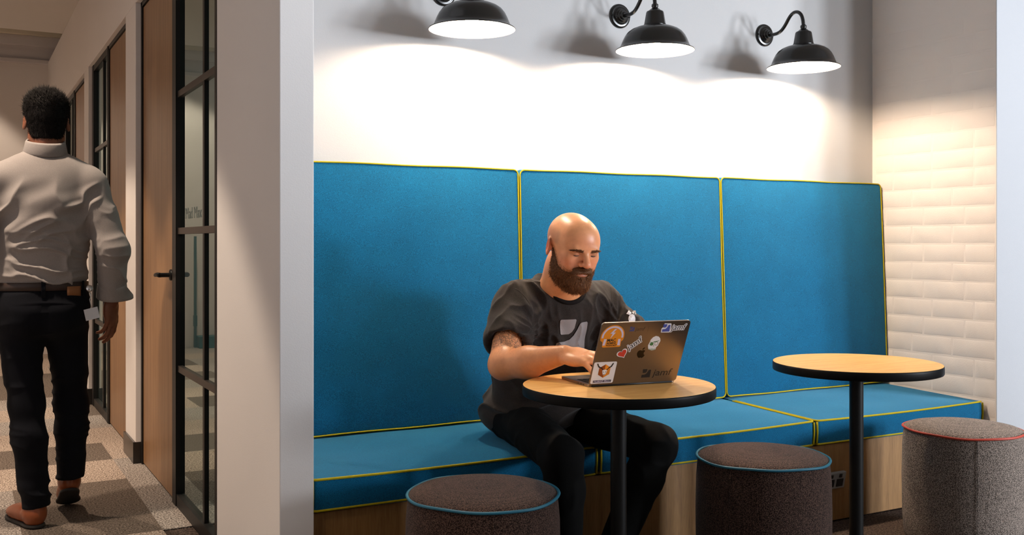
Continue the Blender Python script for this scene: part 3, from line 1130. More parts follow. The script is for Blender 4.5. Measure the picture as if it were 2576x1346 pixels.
hp = []
for q in range(36):
    t = 2 * PI * q / 36
    hp.append((16 * math.sin(t) ** 3, 13 * math.cos(t) - 5 * math.cos(2 * t) - 2 * math.cos(3 * t) - math.cos(4 * t)))
s = Sticker()
s.poly('white', mm(rotp([(a * 1.14, b * 1.14 + 0.6) for a, b in hp], 91, 106, R(30))), 0)
s.poly('red', mm(rotp([(a * 0.92, b * 0.92 + 0.4) for a, b in hp], 91, 106, R(30))), 1)
s.text('white', 'jamf', 0.1095, 0.1175, 0.029, 0, shear=0.1, offset=0.0030, rot=R(37), sx=1.04)
s.text('black', 'jamf', 0.1095, 0.1175, 0.029, 1, shear=0.1, offset=0.0, rot=R(37), sx=1.04)
s.build('sticker', 'red heart sticker followed by a slanted word')
# skull
s = Sticker()
s.poly('white', mm([(179, 116), (175, 124), (173, 132), (176, 142), (178, 152), (184, 160), (193, 164.5), (203, 162), (210, 155), (213, 146), (210, 138), (208, 130), (203, 124), (202, 115), (190, 113.5)]), 0)
s.poly('green', mm(circ(184.5, 136, 6.6, 5.4)), 1)
s.poly('grey', mm(arc_band(200.5, 137.5, 5.0, 6.6, 0, 359)), 1)
s.poly('green', mm([(176, 147), (180, 143), (189, 143), (190, 145), (208, 148), (212, 152), (207, 146), (190, 141.5), (180, 141)]), 1)
s.poly('grey', mm([(190, 128), (193, 132), (195, 128)]), 1)
for q in range(4):
    s.poly('green', mm([(181 + q * 5.4, 115.5), (181.6 + q * 5.4, 121.5), (182.8 + q * 5.4, 121.5), (182.2 + q * 5.4, 115.5)]), 1)
s.poly('green', mm([(178, 117.2), (178, 115.6), (202, 114.8), (202, 116.4)]), 1)
s.build('sticker', 'small white skull sticker with green eyepatch')
# polished fruit emblem of the lid
s = Sticker()
s.poly('mirror', mm([(152, 88), (147, 91), (142.5, 98), (141, 105), (143, 112), (148, 115.5), (153, 115), (156, 113.8), (160, 115.4), (165, 115), (168, 112), (164.6, 108), (164.4, 103), (166, 99.5), (169.5, 97.5), (166.5, 91.5), (162, 88), (158, 88.4), (156, 89.6)]), 0)
s.poly('mirror', mm([(156.5, 116.5), (157, 120.5), (160, 124), (164, 125.5), (163.6, 121), (161, 118)]), 0)
s.build('lid_emblem', 'dark polished fruit emblem in the middle of the lid')
# black word mark
s = Sticker()
t_, w_ = logo_polys(0.1755, 0.0155, 0.0305)
s.poly('black', t_, 0).poly('black', w_, 0)
s.text('black', 'jamf', 0.2145, 0.0205, 0.0335, 0, shear=0.12, offset=0.0003, sx=1.12)
s.build('sticker', 'large black emblem and word near the lower corner')
# square sticker with an antlered head on a hexagon
s = Sticker()
s.poly('white', mm(rr_outline(77, 76.5, 5, 5, 2.5, 3)), 0)
hx = [(42 + 22 * math.cos(R(90 + 60 * q)), 47 + 24 * math.sin(R(90 + 60 * q))) for q in range(6)]
s.poly('amber', mm(hx), 1)
s.poly('rust', mm([hx[0], hx[1], (42, 47)]), 2)
s.poly('rust', mm([hx[2], hx[3], (42, 47), hx[1]]), 2)
s.poly('orange', mm([hx[0], (42, 47), hx[5]]), 2)
s.poly('white', mm([(34, 56), (36, 42), (40, 33), (46, 33), (50, 42), (52, 56), (47, 52), (39, 52)]), 3)
s.poly('black', mm([(34, 56), (39, 52), (36, 50), (30, 57), (20, 61), (14, 70), (13, 75), (16, 75), (19, 68), (24, 63), (31, 61)]), 4)
s.poly('black', mm([(52, 56), (47, 52), (50, 50), (56, 57), (64, 61), (68, 70), (69, 75), (66, 75), (63, 68), (60, 63), (55, 61)]), 4)
s.poly('navy', mm([(37, 46), (40, 45), (41, 42), (38, 43)]), 4)
s.poly('navy', mm([(49, 46), (46, 45), (45, 42), (48, 43)]), 4)
s.poly('grey', mm([(41, 36), (45, 36), (46, 33.5), (40, 33.5)]), 4)
s.poly('navy', mm([(11, 6.5), (11, 14.5), (72, 14.5), (72, 6.5)]), 1)
s.text('lilac', 'NoMAD Menu', 0.0135, 0.0083, 0.0072, 2, offset=0.00015, sx=1.28)
s.build('sticker', 'white square sticker with an antlered head on an orange hexagon')

# ------------------------------------------------------------------ figures: signed distance fields turned into meshes


def V3(*a):
    return np.array(a, dtype=np.float64)


class Field:
    """rectilinear grid; each primitive only touches the cells near it"""

    def __init__(self, xs, ys, zs):
        self.ax = [np.asarray(a, dtype=np.float32) for a in (xs, ys, zs)]
        self.d = np.full([len(a) for a in self.ax], 1.0, dtype=np.float32)

    def sl(self, lo, hi):
        s = []
        for a, l, h in zip(self.ax, lo, hi):
            i0 = max(0, int(np.searchsorted(a, l)) - 1)
            i1 = min(len(a), int(np.searchsorted(a, h)) + 1)
            if i1 - i0 < 1:
                return None
            s.append(slice(i0, i1))
        return tuple(s)

    def pts(self, s):
        x = self.ax[0][s[0]][:, None, None]
        y = self.ax[1][s[1]][None, :, None]
        z = self.ax[2][s[2]][None, None, :]
        return x, y, z

    def op(self, fn, lo, hi, k, mode='u'):
        pad = k + 0.02
        s = self.sl([l - pad for l in lo], [h + pad for h in hi])
        if s is None:
            return
        b = fn(*self.pts(s)).astype(np.float32)
        a = self.d[s]
        if mode == 'u':
            if k > 0:
                h = np.clip(0.5 + 0.5 * (a - b) / k, 0, 1)
                self.d[s] = a * (1 - h) + b * h - k * h * (1 - h)
            else:
                self.d[s] = np.minimum(a, b)
        else:   # subtract
            b = -b
            if k > 0:
                h = np.clip(0.5 - 0.5 * (a - b) / k, 0, 1)
                self.d[s] = a * (1 - h) + b * h + k * h * (1 - h)
            else:
                self.d[s] = np.maximum(a, b)


def rcone(a, b, r1, r2):
    a, b = np.array(a, float), np.array(b, float)
    ba = b - a
    L2 = float(ba @ ba)

    def fn(x, y, z):
        px, py, pz = x - a[0], y - a[1], z - a[2]
        t = np.clip((px * ba[0] + py * ba[1] + pz * ba[2]) / L2, 0, 1)
        return np.sqrt((px - ba[0] * t) ** 2 + (py - ba[1] * t) ** 2 + (pz - ba[2] * t) ** 2) - (r1 + (r2 - r1) * t)
    m = max(r1, r2)
    return fn, np.minimum(a, b) - m, np.maximum(a, b) + m


def ellip(c, r, B=None):
    """B: 3x3 rows are the ellipsoid's axes"""
    c, r = np.array(c, float), np.array(r, float)
    B = np.eye(3) if B is None else np.array(B, float)

    def fn(x, y, z):
        px, py, pz = x - c[0], y - c[1], z - c[2]
        q = [(B[i][0] * px + B[i][1] * py + B[i][2] * pz) for i in range(3)]
        k0 = np.sqrt((q[0] / r[0]) ** 2 + (q[1] / r[1]) ** 2 + (q[2] / r[2]) ** 2)
        k1 = np.sqrt((q[0] / r[0] ** 2) ** 2 + (q[1] / r[1] ** 2) ** 2 + (q[2] / r[2] ** 2) ** 2)
        return k0 * (k0 - 1.0) / np.maximum(k1, 1e-6)
    m = max(r)
    return fn, c - m, c + m


def halfcyl(c, n, rad, depth=0.5):
    """cylinder of radius rad from plane at c upwards along n"""
    c, n = np.array(c, float), np.array(n, float)
    n = n / np.linalg.norm(n)

    def fn(x, y, z):
        px, py, pz = x - c[0], y - c[1], z - c[2]
        t = px * n[0] + py * n[1] + pz * n[2]
        rr_ = np.sqrt(np.maximum((px - n[0] * t) ** 2 + (py - n[1] * t) ** 2 + (pz - n[2] * t) ** 2, 0)) - rad
        return np.maximum(np.maximum(rr_, -t), t - depth)
    e = rad + depth
    return fn, c - e, c + e


def U(F, prim, k=0.02):
    F.op(prim[0], prim[1], prim[2], k, 'u')


def S_(F, prim, k=0.005):
    F.op(prim[0], prim[1], prim[2], k, 's')


def surface_nets(F):
    d = F.d
    X, Y, Z = F.ax
    s = d < 0
    c = np.zeros([n - 1 for n in d.shape], dtype=np.uint8)
    offs = [(i, j, k) for i in (0, 1) for j in (0, 1) for k in (0, 1)]
    for (i, j, k) in offs:
        c += s[i:d.shape[0] - 1 + i, j:d.shape[1] - 1 + j, k:d.shape[2] - 1 + k]
    act = (c > 0) & (c < 8)
    I, J, K = np.nonzero(act)
    n = len(I)
    idx = np.full(c.shape, -1, dtype=np.int64)
    idx[I, J, K] = np.arange(n)
    vals = {o: d[I + o[0], J + o[1], K + o[2]] for o in offs}
    acc = np.zeros((n, 3))
    cnt = np.zeros(n)
    for a in offs:
        for ax in range(3):
            if a[ax]:
                continue
            b = list(a)
            b[ax] = 1
            b = tuple(b)
            va, vb = vals[a], vals[b]
            m = (va < 0) != (vb < 0)
            t = np.where(m, va / np.where(m, va - vb, 1), 0)
            p = np.stack([np.full(n, float(a[q])) for q in range(3)], 1)
            p[:, ax] = t
            acc[m] += p[m]
            cnt[m] += 1
    acc /= cnt[:, None]
    co = np.stack([X[I] + acc[:, 0] * (X[I + 1] - X[I]), Y[J] + acc[:, 1] * (Y[J + 1] - Y[J]), Z[K] + acc[:, 2] * (Z[K + 1] - Z[K])], 1)
    quads = []
    for ax in range(3):
        sa = [slice(0, n_) for n_ in d.shape]
        sb = [slice(0, n_) for n_ in d.shape]
        sa[ax] = slice(0, d.shape[ax] - 1)
        sb[ax] = slice(1, d.shape[ax])
        A, B_ = s[tuple(sa)], s[tuple(sb)]
        P = np.stack(np.nonzero(A != B_), 1)
        u, v = (ax + 1) % 3, (ax + 2) % 3
        ok = (P[:, u] > 0) & (P[:, v] > 0) & (P[:, u] < d.shape[u] - 1) & (P[:, v] < d.shape[v] - 1)
        P = P[ok]
        flip = A[P[:, 0], P[:, 1], P[:, 2]]
        q = []
        for du, dv in ((-1, -1), (0, -1), (0, 0), (-1, 0)):
            T = P.copy()
            T[:, u] += du
            T[:, v] += dv
            q.append(idx[T[:, 0], T[:, 1], T[:, 2]])
        q = np.stack(q, 1)
        q[~flip] = q[~flip][:, ::-1]
        quads.append(q)
    return co, np.concatenate(quads)


def vnormals(co, q):
    e1 = co[q[:, 2]] - co[q[:, 0]]
    e2 = co[q[:, 3]] - co[q[:, 1]]
    fn = np.cross(e1, e2)
    nn = np.zeros_like(co)
    for k in range(4):
        np.add.at(nn, q[:, k], fn)
    nn /= np.maximum(np.linalg.norm(nn, axis=1, keepdims=True), 1e-12)
    return nn


def relax(co, q, it=2, lam=0.5):
    n = len(co)
    for _ in range(it):
        acc = np.zeros_like(co)
        cnt = np.zeros(n)
        for k in range(4):
            np.add.at(acc, q[:, k], co[q[:, (k + 1) % 4]])
            np.add.at(acc, q[:, (k + 1) % 4], co[q[:, k]])
            np.add.at(cnt, q[:, k], 1)
            np.add.at(cnt, q[:, (k + 1) % 4], 1)
        co = co + lam * (acc / np.maximum(cnt, 1)[:, None] - co)
    return co


def _hash(i, j, k, seed):
    h = (i * 374761393 + j * 668265263 + k * 2147483647 + seed * 1274126177) & 0xFFFFFFFF
    h = ((h ^ (h >> 13)) * 1274126177) & 0xFFFFFFFF
    return ((h ^ (h >> 16)) & 0xFFFF) / 65535.0


def vnoise(P, seed=0):
    """value noise, 0..1"""
    i = np.floor(P).astype(np.int64)
    f = P - i
    f = f * f * (3 - 2 * f)
    out = 0
    for a in (0, 1):
        for b in (0, 1):
            for c in (0, 1):
                w = (f[:, 0] if a else 1 - f[:, 0]) * (f[:, 1] if b else 1 - f[:, 1]) * (f[:, 2] if c else 1 - f[:, 2])
                out = out + w * _hash(i[:, 0] + a, i[:, 1] + b, i[:, 2] + c, seed)
    return out


def ridge(P, seed=0):
    return 1 - np.abs(2 * vnoise(P, seed) - 1)


def smooth01(x, a, b):
    t = np.clip((x - a) / (b - a), 0, 1)
    return t * t * (3 - 2 * t)


def np_mesh(name, co, q, mats, parent, color=None, off=None):
    me = bpy.data.meshes.new(name)
    o_ = np.zeros(3)
    p = parent
    while p is not None:
        o_ += np.array(p.location)
        p = p.parent
    c2 = (co - o_).astype(np.float32)
    me.vertices.add(len(c2))
    me.vertices.foreach_set('co', c2.ravel())
    nf = len(q)
    w = q.shape[1]
    me.loops.add(nf * w)
    me.loops.foreach_set('vertex_index', q.astype(np.int32).ravel())
    me.polygons.add(nf)
    me.polygons.foreach_set('loop_start', np.arange(0, nf * w, w, dtype=np.int32))
    me.update(calc_edges=True)
    me.polygons.foreach_set('use_smooth', np.ones(nf, dtype=bool))
    for m in (mats if isinstance(mats, (list, tuple)) else [mats]):
        me.materials.append(m)
    if color is not None:
        at = me.color_attributes.new('tone', 'FLOAT_COLOR', 'POINT')
        cc = np.ones((len(co), 4), dtype=np.float32)
        cc[:, :color.shape[1]] = color
        at.data.foreach_set('color', cc.ravel())
    me.validate()
    ob = bpy.data.objects.new(name, me)
    C.objects.link(ob)
    ob.parent = parent
    return ob


def strands(rng, roots, dirs, length, r, nseg=2, curl=0.3):
    """thin three-sided hairs; returns verts and faces arrays (triangles)"""
    n = len(roots)
    d = dirs / np.maximum(np.linalg.norm(dirs, axis=1, keepdims=True), 1e-9)
    ref = np.where(np.abs(d[:, 2:3]) < 0.9, np.array([[0, 0, 1.0]]), np.array([[1.0, 0, 0]]))
    s1 = np.cross(d, ref)
    s1 /= np.linalg.norm(s1, axis=1, keepdims=True)
    s2 = np.cross(d, s1)
    L = length[:, None]
    V, Fc = [], []
    bend = rng.normal(0, 1, (n, 3)) * curl * L
    for ring in range(2):
        c = roots + d * L * (0.0 if ring == 0 else 0.55) + (bend * 0.3 if ring else 0)
        rr_ = r * (1.0 if ring == 0 else 0.8)
        for k in range(3):
            a = 2 * PI * k / 3
            V.append(c + (s1 * math.cos(a) + s2 * math.sin(a)) * rr_)
    V.append(roots + d * L + bend)
    V = np.stack(V, 1).reshape(-1, 3)
    base = np.arange(n)[:, None] * 7
    fs = []
    for k in range(3):
        k2 = (k + 1) % 3
        fs += [(k, k2, 3 + k2), (k, 3 + k2, 3 + k), (3 + k, 3 + k2, 6)]
    fs = np.array(fs)
    Fc = (base[:, :, None] + fs[None]).reshape(-1, 3)
    return V, Fc


def skin_mat(name, rough=0.38):
    t = NT(name).set((0.6, 0.4, 0.3), rough, spec=0.4)
    a = t.n('ShaderNodeVertexColor')
    a.layer_name = 'tone'
    v = t.pos(world=False)
    nz = t.noise(v, 60, 4, 0.6)
    mx = t.n('ShaderNodeMix')
    mx.data_type = 'RGBA'
    mx.blend_type = 'MULTIPLY'
    mx.inputs[0].default_value = 1.0
    t.l(a.outputs['Color'], mx.inputs[6])
    t.l(t.ramp(nz, [(0.3, (0.90, 0.88, 0.87)), (0.7, (1, 1, 1))]), mx.inputs[7])
    # ink: line work inside the mask kept in the alpha channel
    vo = t.n('ShaderNodeTexVoronoi', feature='DISTANCE_TO_EDGE')
    vo.inputs['Scale'].default_value = 62
    nw = t.n('ShaderNodeTexNoise')
    nw.inputs['Scale'].default_value = 40
    t.l(v, nw.inputs['Vector'])
    ad = t.n('ShaderNodeMixRGB', blend_type='ADD')
    ad.inputs[0].default_value = 0.05
    t.l(v, ad.inputs[1])
    t.l(nw.outputs['Color'], ad.inputs[2])
    t.l(ad.outputs[0], vo.inputs['Vector'])
    ln = t.ramp(vo.outputs['Distance'], [(0.04, (0.85, 0.85, 0.85)), (0.13, (0.18, 0.18, 0.18))])
    sh_ = t.ramp(t.noise(v, 85, 3), [(0.45, (0, 0, 0)), (0.62, (0.6, 0.6, 0.6))])
    mxx = t.n('ShaderNodeMixRGB', blend_type='LIGHTEN')
    mxx.inputs[0].default_value = 1.0
    t.l(ln, mxx.inputs[1])
    t.l(sh_, mxx.inputs[2])
    inv = t.n('ShaderNodeMath', operation='SUBTRACT')
    inv.inputs[0].default_value = 1.0
    t.l(a.outputs['Alpha'], inv.inputs[1])
    mk = t.n('ShaderNodeMath', operation='MULTIPLY')
    t.l(inv.outputs[0], mk.inputs[0])
    t.l(mxx.outputs[0], mk.inputs[1])
    fin = t.n('ShaderNodeMixRGB')
    fin.inputs[2].default_value = (0.045, 0.042, 0.038, 1)
    t.l(mk.outputs[0], fin.inputs[0])
    t.l(mx.outputs[2], fin.inputs[1])
    t.l(fin.outputs[0], t.b.inputs['Base Color'])
    t.b.inputs['Subsurface Weight'].default_value = 0.12
    t.b.inputs['Subsurface Radius'].default_value = (0.012, 0.005, 0.003)
    t.b.inputs['Subsurface Scale'].default_value = 0.5
    t.bump(t.noise(v, 420, 3), 0.12, 0.001)
    return t.m


M['skin_light'] = skin_mat('skin_light')
M['skin_brown'] = skin_mat('skin_brown')
M['beard'] = plain('brown_beard', srgb(98, 63, 37), 0.6, spec=0.25)
M['beard2'] = plain('ginger_beard', srgb(142, 94, 56), 0.6, spec=0.25)
M['arm_hair'] = plain('fair_arm_hair', srgb(176, 122, 78), 0.6, spec=0.25)
M['black_hair'] = plain('black_hair', (0.008, 0.0065, 0.006), 0.65, spec=0.12)
M['tee'] = fabric('charcoal_jersey', srgb(25, 21, 19), srgb(58, 50, 46), 900, 0.25, dist=0.0006, sheen=0.1)
M['tee_rib'] = plain('charcoal_rib', srgb(26, 23, 22), 0.9, spec=0.1)
M['print_grey'] = plain('shirt_print_grey', srgb(140, 134, 134), 0.7)
M['black_pants'] = fabric('black_denim', (0.0016, 0.0015, 0.0014), (0.0048, 0.0044, 0.0040), 900, 0.3, dist=0.0006, sheen=0.0)
M['sneaker'] = plain('black_leather_shoe', (0.010, 0.009, 0.009), 0.4)
M['sole'] = plain('dark_rubber_sole', (0.02, 0.018, 0.017), 0.7)
M['shirt_grey'] = fabric('grey_cotton', srgb(132, 126, 124), srgb(172, 163, 158), 1200, 0.15, dist=0.0005, sheen=0.1, blotch=0.05)
M['jeans'] = fabric('dark_denim', (0.0025, 0.0028, 0.0045), (0.0075, 0.0085, 0.0135), 1100, 0.3, dist=0.0006, sheen=0.02)
M['belt'] = plain('dark_belt_leather', srgb(52, 36, 30), 0.45)
M['tan_leather'] = plain('tan_leather', srgb(150, 98, 58), 0.5)
M['brown_shoe'] = plain('brown_shoe_leather', srgb(140, 72, 36), 0.32)


class HeadFrame:
    def __init__(self, c, ey, ez):
        self.c = np.array(c, float)
        ez = np.array(ez, float)
        ey = np.array(ey, float)
        ey /= np.linalg.norm(ey)
        ez = ez - ey * (ez @ ey)
        ez /= np.linalg.norm(ez)
        ex = np.cross(ey, ez)
        self.B = np.stack([ex, ey, ez])

    def w(self, x, y, z):
        return self.c + self.B[0] * x + self.B[1] * y + self.B[2] * z

    def loc(self, P):
        return (P - self.c) @ self.B.T


def add_head(F, H, sc=1.0, ears=True, face=True, top=0.088):
    """head, ears and face; x to the subject's right, y forward, z up"""
    e = lambda c, r: ellip(H.w(*[sc * q for q in c]), [sc * q for q in r], H.B)
    cap = lambda a, b, r1, r2: rcone(H.w(*[sc * q for q in a]), H.w(*[sc * q for q in b]), r1 * sc, r2 * sc)
    U(F, e((0, -0.010, 0.033), (0.0775, 0.0985, top)), 0.0)
    U(F, e((0, 0.040, 0.030), (0.064, 0.056, 0.070)), 0.03)         # forehead
    U(F, e((0, 0.026, -0.040), (0.0635, 0.062, 0.072)), 0.03)       # face
    for s in (-1, 1):
        U(F, e((s * 0.046, 0.006, -0.060), (0.018, 0.032, 0.030)), 0.03)
        if face:
            U(F, e((s * 0.043, 0.063, -0.010), (0.021, 0.020, 0.017)), 0.022)   # cheekbone
            U(F, e((s * 0.035, 0.064, -0.040), (0.022, 0.022, 0.024)), 0.022)   # cheek
    U(F, e((0, 0.070, -0.094), (0.026, 0.024, 0.020)), 0.028)       # chin
    if face:
        U(F, cap((-0.036, 0.0825, 0.0265), (0.036, 0.0825, 0.0265), 0.0125, 0.0125), 0.014)   # brow
        for s in (-1, 1):
            S_(F, e((s * 0.0310, 0.1015, 0.0100), (0.0185, 0.0150, 0.0115)), 0.009)
        U(F, cap((0, 0.0870, 0.022), (0, 0.1120, -0.014), 0.0085, 0.0112), 0.009)      # bridge
        U(F, e((0, 0.1135, -0.0185), (0.0130, 0.0120, 0.0105)), 0.007)                # tip
        for s in (-1, 1):
            U(F, e((s * 0.0140, 0.1000, -0.0215), (0.0080, 0.0100, 0.0080)), 0.006)
            S_(F, e((s * 0.0065, 0.1085, -0.0297), (0.0038, 0.0050, 0.0035)), 0.002)
            U(F, e((s * 0.0315, 0.0780, 0.0105), (0.0150, 0.0135, 0.0115)), 0.003)       # lid over the eye
        U(F, e((0, 0.0860, -0.0540), (0.030, 0.014, 0.020)), 0.014)                     # mouth mound
        U(F, e((0, 0.0990, -0.0495), (0.0210, 0.0052, 0.0038)), 0.004)
        U(F, e((0, 0.0970, -0.0595), (0.0185, 0.0060, 0.0046)), 0.004)
        S_(F, cap((-0.022, 0.1010, -0.0542), (0.022, 0.1010, -0.0542), 0.0014, 0.0014), 0.002)
    if ears:
        for s in (-1, 1):
            t = R(14)
            B = np.stack([H.B[0] * math.cos(R(24)) * s - H.B[1] * math.sin(R(24)), H.B[1] * math.cos(R(24)) + H.B[0] * s * math.sin(R(24)), H.B[2]])
            B2 = np.stack([B[0], B[1] * math.cos(t) + B[2] * math.sin(t), B[2] * math.cos(t) - B[1] * math.sin(t)])
            U(F, ellip(H.w(s * 0.081 * sc, -0.012 * sc, 0.001 * sc), [0.0075 * sc, 0.0185 * sc, 0.031 * sc], B2), 0.006)
            S_(F, ellip(H.w(s * 0.0885 * sc, -0.008 * sc, 0.004 * sc), [0.0058 * sc, 0.0115 * sc, 0.0195 * sc], B2), 0.003)
            U(F, ellip(H.w(s * 0.0795 * sc, 0.0030 * sc, -0.001 * sc), [0.0050 * sc, 0.0050 * sc, 0.008 * sc], B2), 0.004)


def head_sdf_at(P, H, sc=1.0):
    """coarse head distance used for hair and beard placement"""
    q = (P - H.c) @ H.B.T / sc

    def el(c, r):
        d = (q - np.array(c)) / np.array(r)
        k0 = np.linalg.norm(d, axis=1)
        k1 = np.linalg.norm(d / np.array(r), axis=1)
        return k0 * (k0 - 1) / np.maximum(k1, 1e-6)
    return np.minimum(np.minimum(el((0, -0.010, 0.036), (0.0775, 0.0985, 0.090)), el((0, 0.026, -0.040), (0.0635, 0.062, 0.072))), el((0, 0.07, -0.094), (0.026, 0.024, 0.020))) * sc


def add_hand(F, W, f, n, right_side, curl=(0.5, 0.5, 0.5, 0.5), thumb_out=0.6, sc=1.0, thumb_curl=0.4, spread=0.06):
    """W wrist, f towards the fingers, n out of the back of the hand, right_side = direction of the thumb"""
    W = np.array(W, float)
    f = np.array(f, float)
    f /= np.linalg.norm(f)
    n = np.array(n, float)
    n = n - f * (n @ f)
    n /= np.linalg.norm(n)
    t = np.array(right_side, float)
    t = t - f * (t @ f) - n * (t @ n)
    t /= np.linalg.norm(t)
    B = np.stack([t, f, n])
    P = lambda a, b, c: W + (t * a + f * b + n * c) * sc
    U(F, ellip(P(0.000, 0.050, -0.002), [0.043 * sc, 0.056 * sc, 0.0165 * sc], B), 0.02)
    U(F, ellip(P(0.022, 0.032, -0.008), [0.022 * sc, 0.034 * sc, 0.018 * sc], B), 0.015)    # thumb mount
    U(F, ellip(P(-0.024, 0.034, -0.006), [0.018 * sc, 0.036 * sc, 0.016 * sc], B), 0.015)
    base = [(0.031, 0.092, 0.0), (0.0105, 0.098, 0.002), (-0.0105, 0.094, 0.001), (-0.030, 0.084, -0.002)]
    L = [(0.043, 0.026, 0.021), (0.048, 0.030, 0.022), (0.044, 0.028, 0.021), (0.034, 0.021, 0.018)]
    rad = [0.0098, 0.0100, 0.0095, 0.0084]
    for i in range(4):
        p = P(*base[i])
        ang = 0.0
        d0 = f + t * spread * (1.5 - i)
        d0 /= np.linalg.norm(d0)
        r = rad[i] * sc
        q0 = p - d0 * 0.02 * sc
        U(F, rcone(q0, p, r * 1.12, r * 1.08), 0.010)
        for j in range(3):
            ang += curl[i] * (0.75 if j == 0 else 1.0)
            d = d0 * math.cos(ang) - n * math.sin(ang)
            q = p + d * L[i][j] * sc
            U(F, rcone(p, q, r * (1.06 - 0.07 * j), r * (0.98 - 0.09 * j)), 0.0035)
            p = q
    p = P(0.030, 0.022, -0.008)
    d = t * thumb_out + f * (1 - 0.35 * thumb_out) - n * 0.35
    d /= np.linalg.norm(d)
    q = p + d * 0.042 * sc
    U(F, rcone(p, q, 0.0150 * sc, 0.0120 * sc), 0.012)
    d = d * math.cos(thumb_curl) + (f * 0.8 - n * 0.5) * math.sin(thumb_curl)
    d /= np.linalg.norm(d)
    p, q = q, q + d * 0.030 * sc
    U(F, rcone(p, q, 0.0115 * sc, 0.0105 * sc), 0.004)
    p, q = q, q + (d * 0.9 + (f * 0.5 - n * 0.2) * 0.3) * 0.024 * sc
    U(F, rcone(p, q, 0.0105 * sc, 0.0085 * sc), 0.004)


def axis(*segs):
    """(start, end, step) pieces joined into one coordinate list"""
    out = []
    for a, b, st in segs:
        n = max(1, int(round((b - a) / st)))
        out += list(a + (b - a) * np.arange(n) / n)
    out.append(segs[-1][1])
    return np.array(out)


def shoe(name, heel, toe_dir, pitch, mats, parent, sc=1.0):
    """lace-up shoe as an upper with sole; heel = ground point under the heel"""
    u = np.array((toe_dir[0], toe_dir[1], 0.0))
    u /= np.linalg.norm(u)
    sd = np.cross(u, (0, 0, 1))
    hl = np.array(heel, float)
    cp, sp = math.cos(pitch), math.sin(pitch)
    fw = u * cp - np.array((0, 0, 1.0)) * sp
    upv = np.array((0, 0, 1.0)) * cp + u * sp
    # pitch > 0 lifts the heel about the toe
    tip = hl + u * 0.0
    org = hl + np.array((0, 0, 1.0)) * 0.0
    G = lambda a, b, c: org + (sd * a + fw * b + upv * c) * sc
    B = np.stack([sd, fw, upv])
    pts = [G(x, y, z) for x in (-0.07, 0.07) for y in (-0.05, 0.33) for z in (-0.03, 0.16)]
    lo, hi = np.min(pts, 0), np.max(pts, 0)
    F = Field(*[np.arange(lo[i], hi[i] + 0.004, 0.004) for i in range(3)])
    e = lambda c, r: ellip(G(*c), [q * sc for q in r], B)
    U(F, e((0, 0.035, 0.045), (0.036, 0.045, 0.045)), 0.0)
    U(F, e((0, 0.13, 0.040), (0.044, 0.10, 0.036)), 0.03)
    U(F, e((0.004, 0.215, 0.032), (0.047, 0.070, 0.026)), 0.03)
    U(F, rcone(G(0, 0.04, 0.06), G(0, 0.045, 0.105), 0.042 * sc, 0.044 * sc), 0.03)
    S_(F, ellip(G(0, 0.045, 0.135), [0.034 * sc, 0.036 * sc, 0.030 * sc], B), 0.004)
    S_(F, ellip(G(0, 0.13, -0.192), [0.4 * sc, 0.6 * sc, 0.2 * sc], B), 0.004)
    co, q = surface_nets(F)
    co = relax(co, q, 1)
    up_ = np_mesh('shoe_upper' if name is None else name, co, q, mats[0], parent)
    F = Field(*[np.arange(lo[i], hi[i] + 0.004, 0.004) for i in range(3)])
    U(F, e((0, 0.045, 0.006), (0.040, 0.055, 0.030)), 0.0)
    U(F, e((0, 0.13, 0.006), (0.043, 0.10, 0.030)), 0.02)
    U(F, e((0.004, 0.215, 0.006), (0.051, 0.078, 0.030)), 0.02)
    S_(F, ellip(G(0, 0.13, -0.20), [2 * sc, 2 * sc, 0.2 * sc], B), 0.002)
    S_(F, ellip(G(0, 0.13, 0.414), [4 * sc, 4 * sc, 0.4 * sc], B), 0.002)
    co, q = surface_nets(F)
    if len(co):
        np_mesh('sole', relax(co, q, 1), q, mats[1], up_ if name else parent)
    return up_


# ------------------------------------------------------------------ the seated man


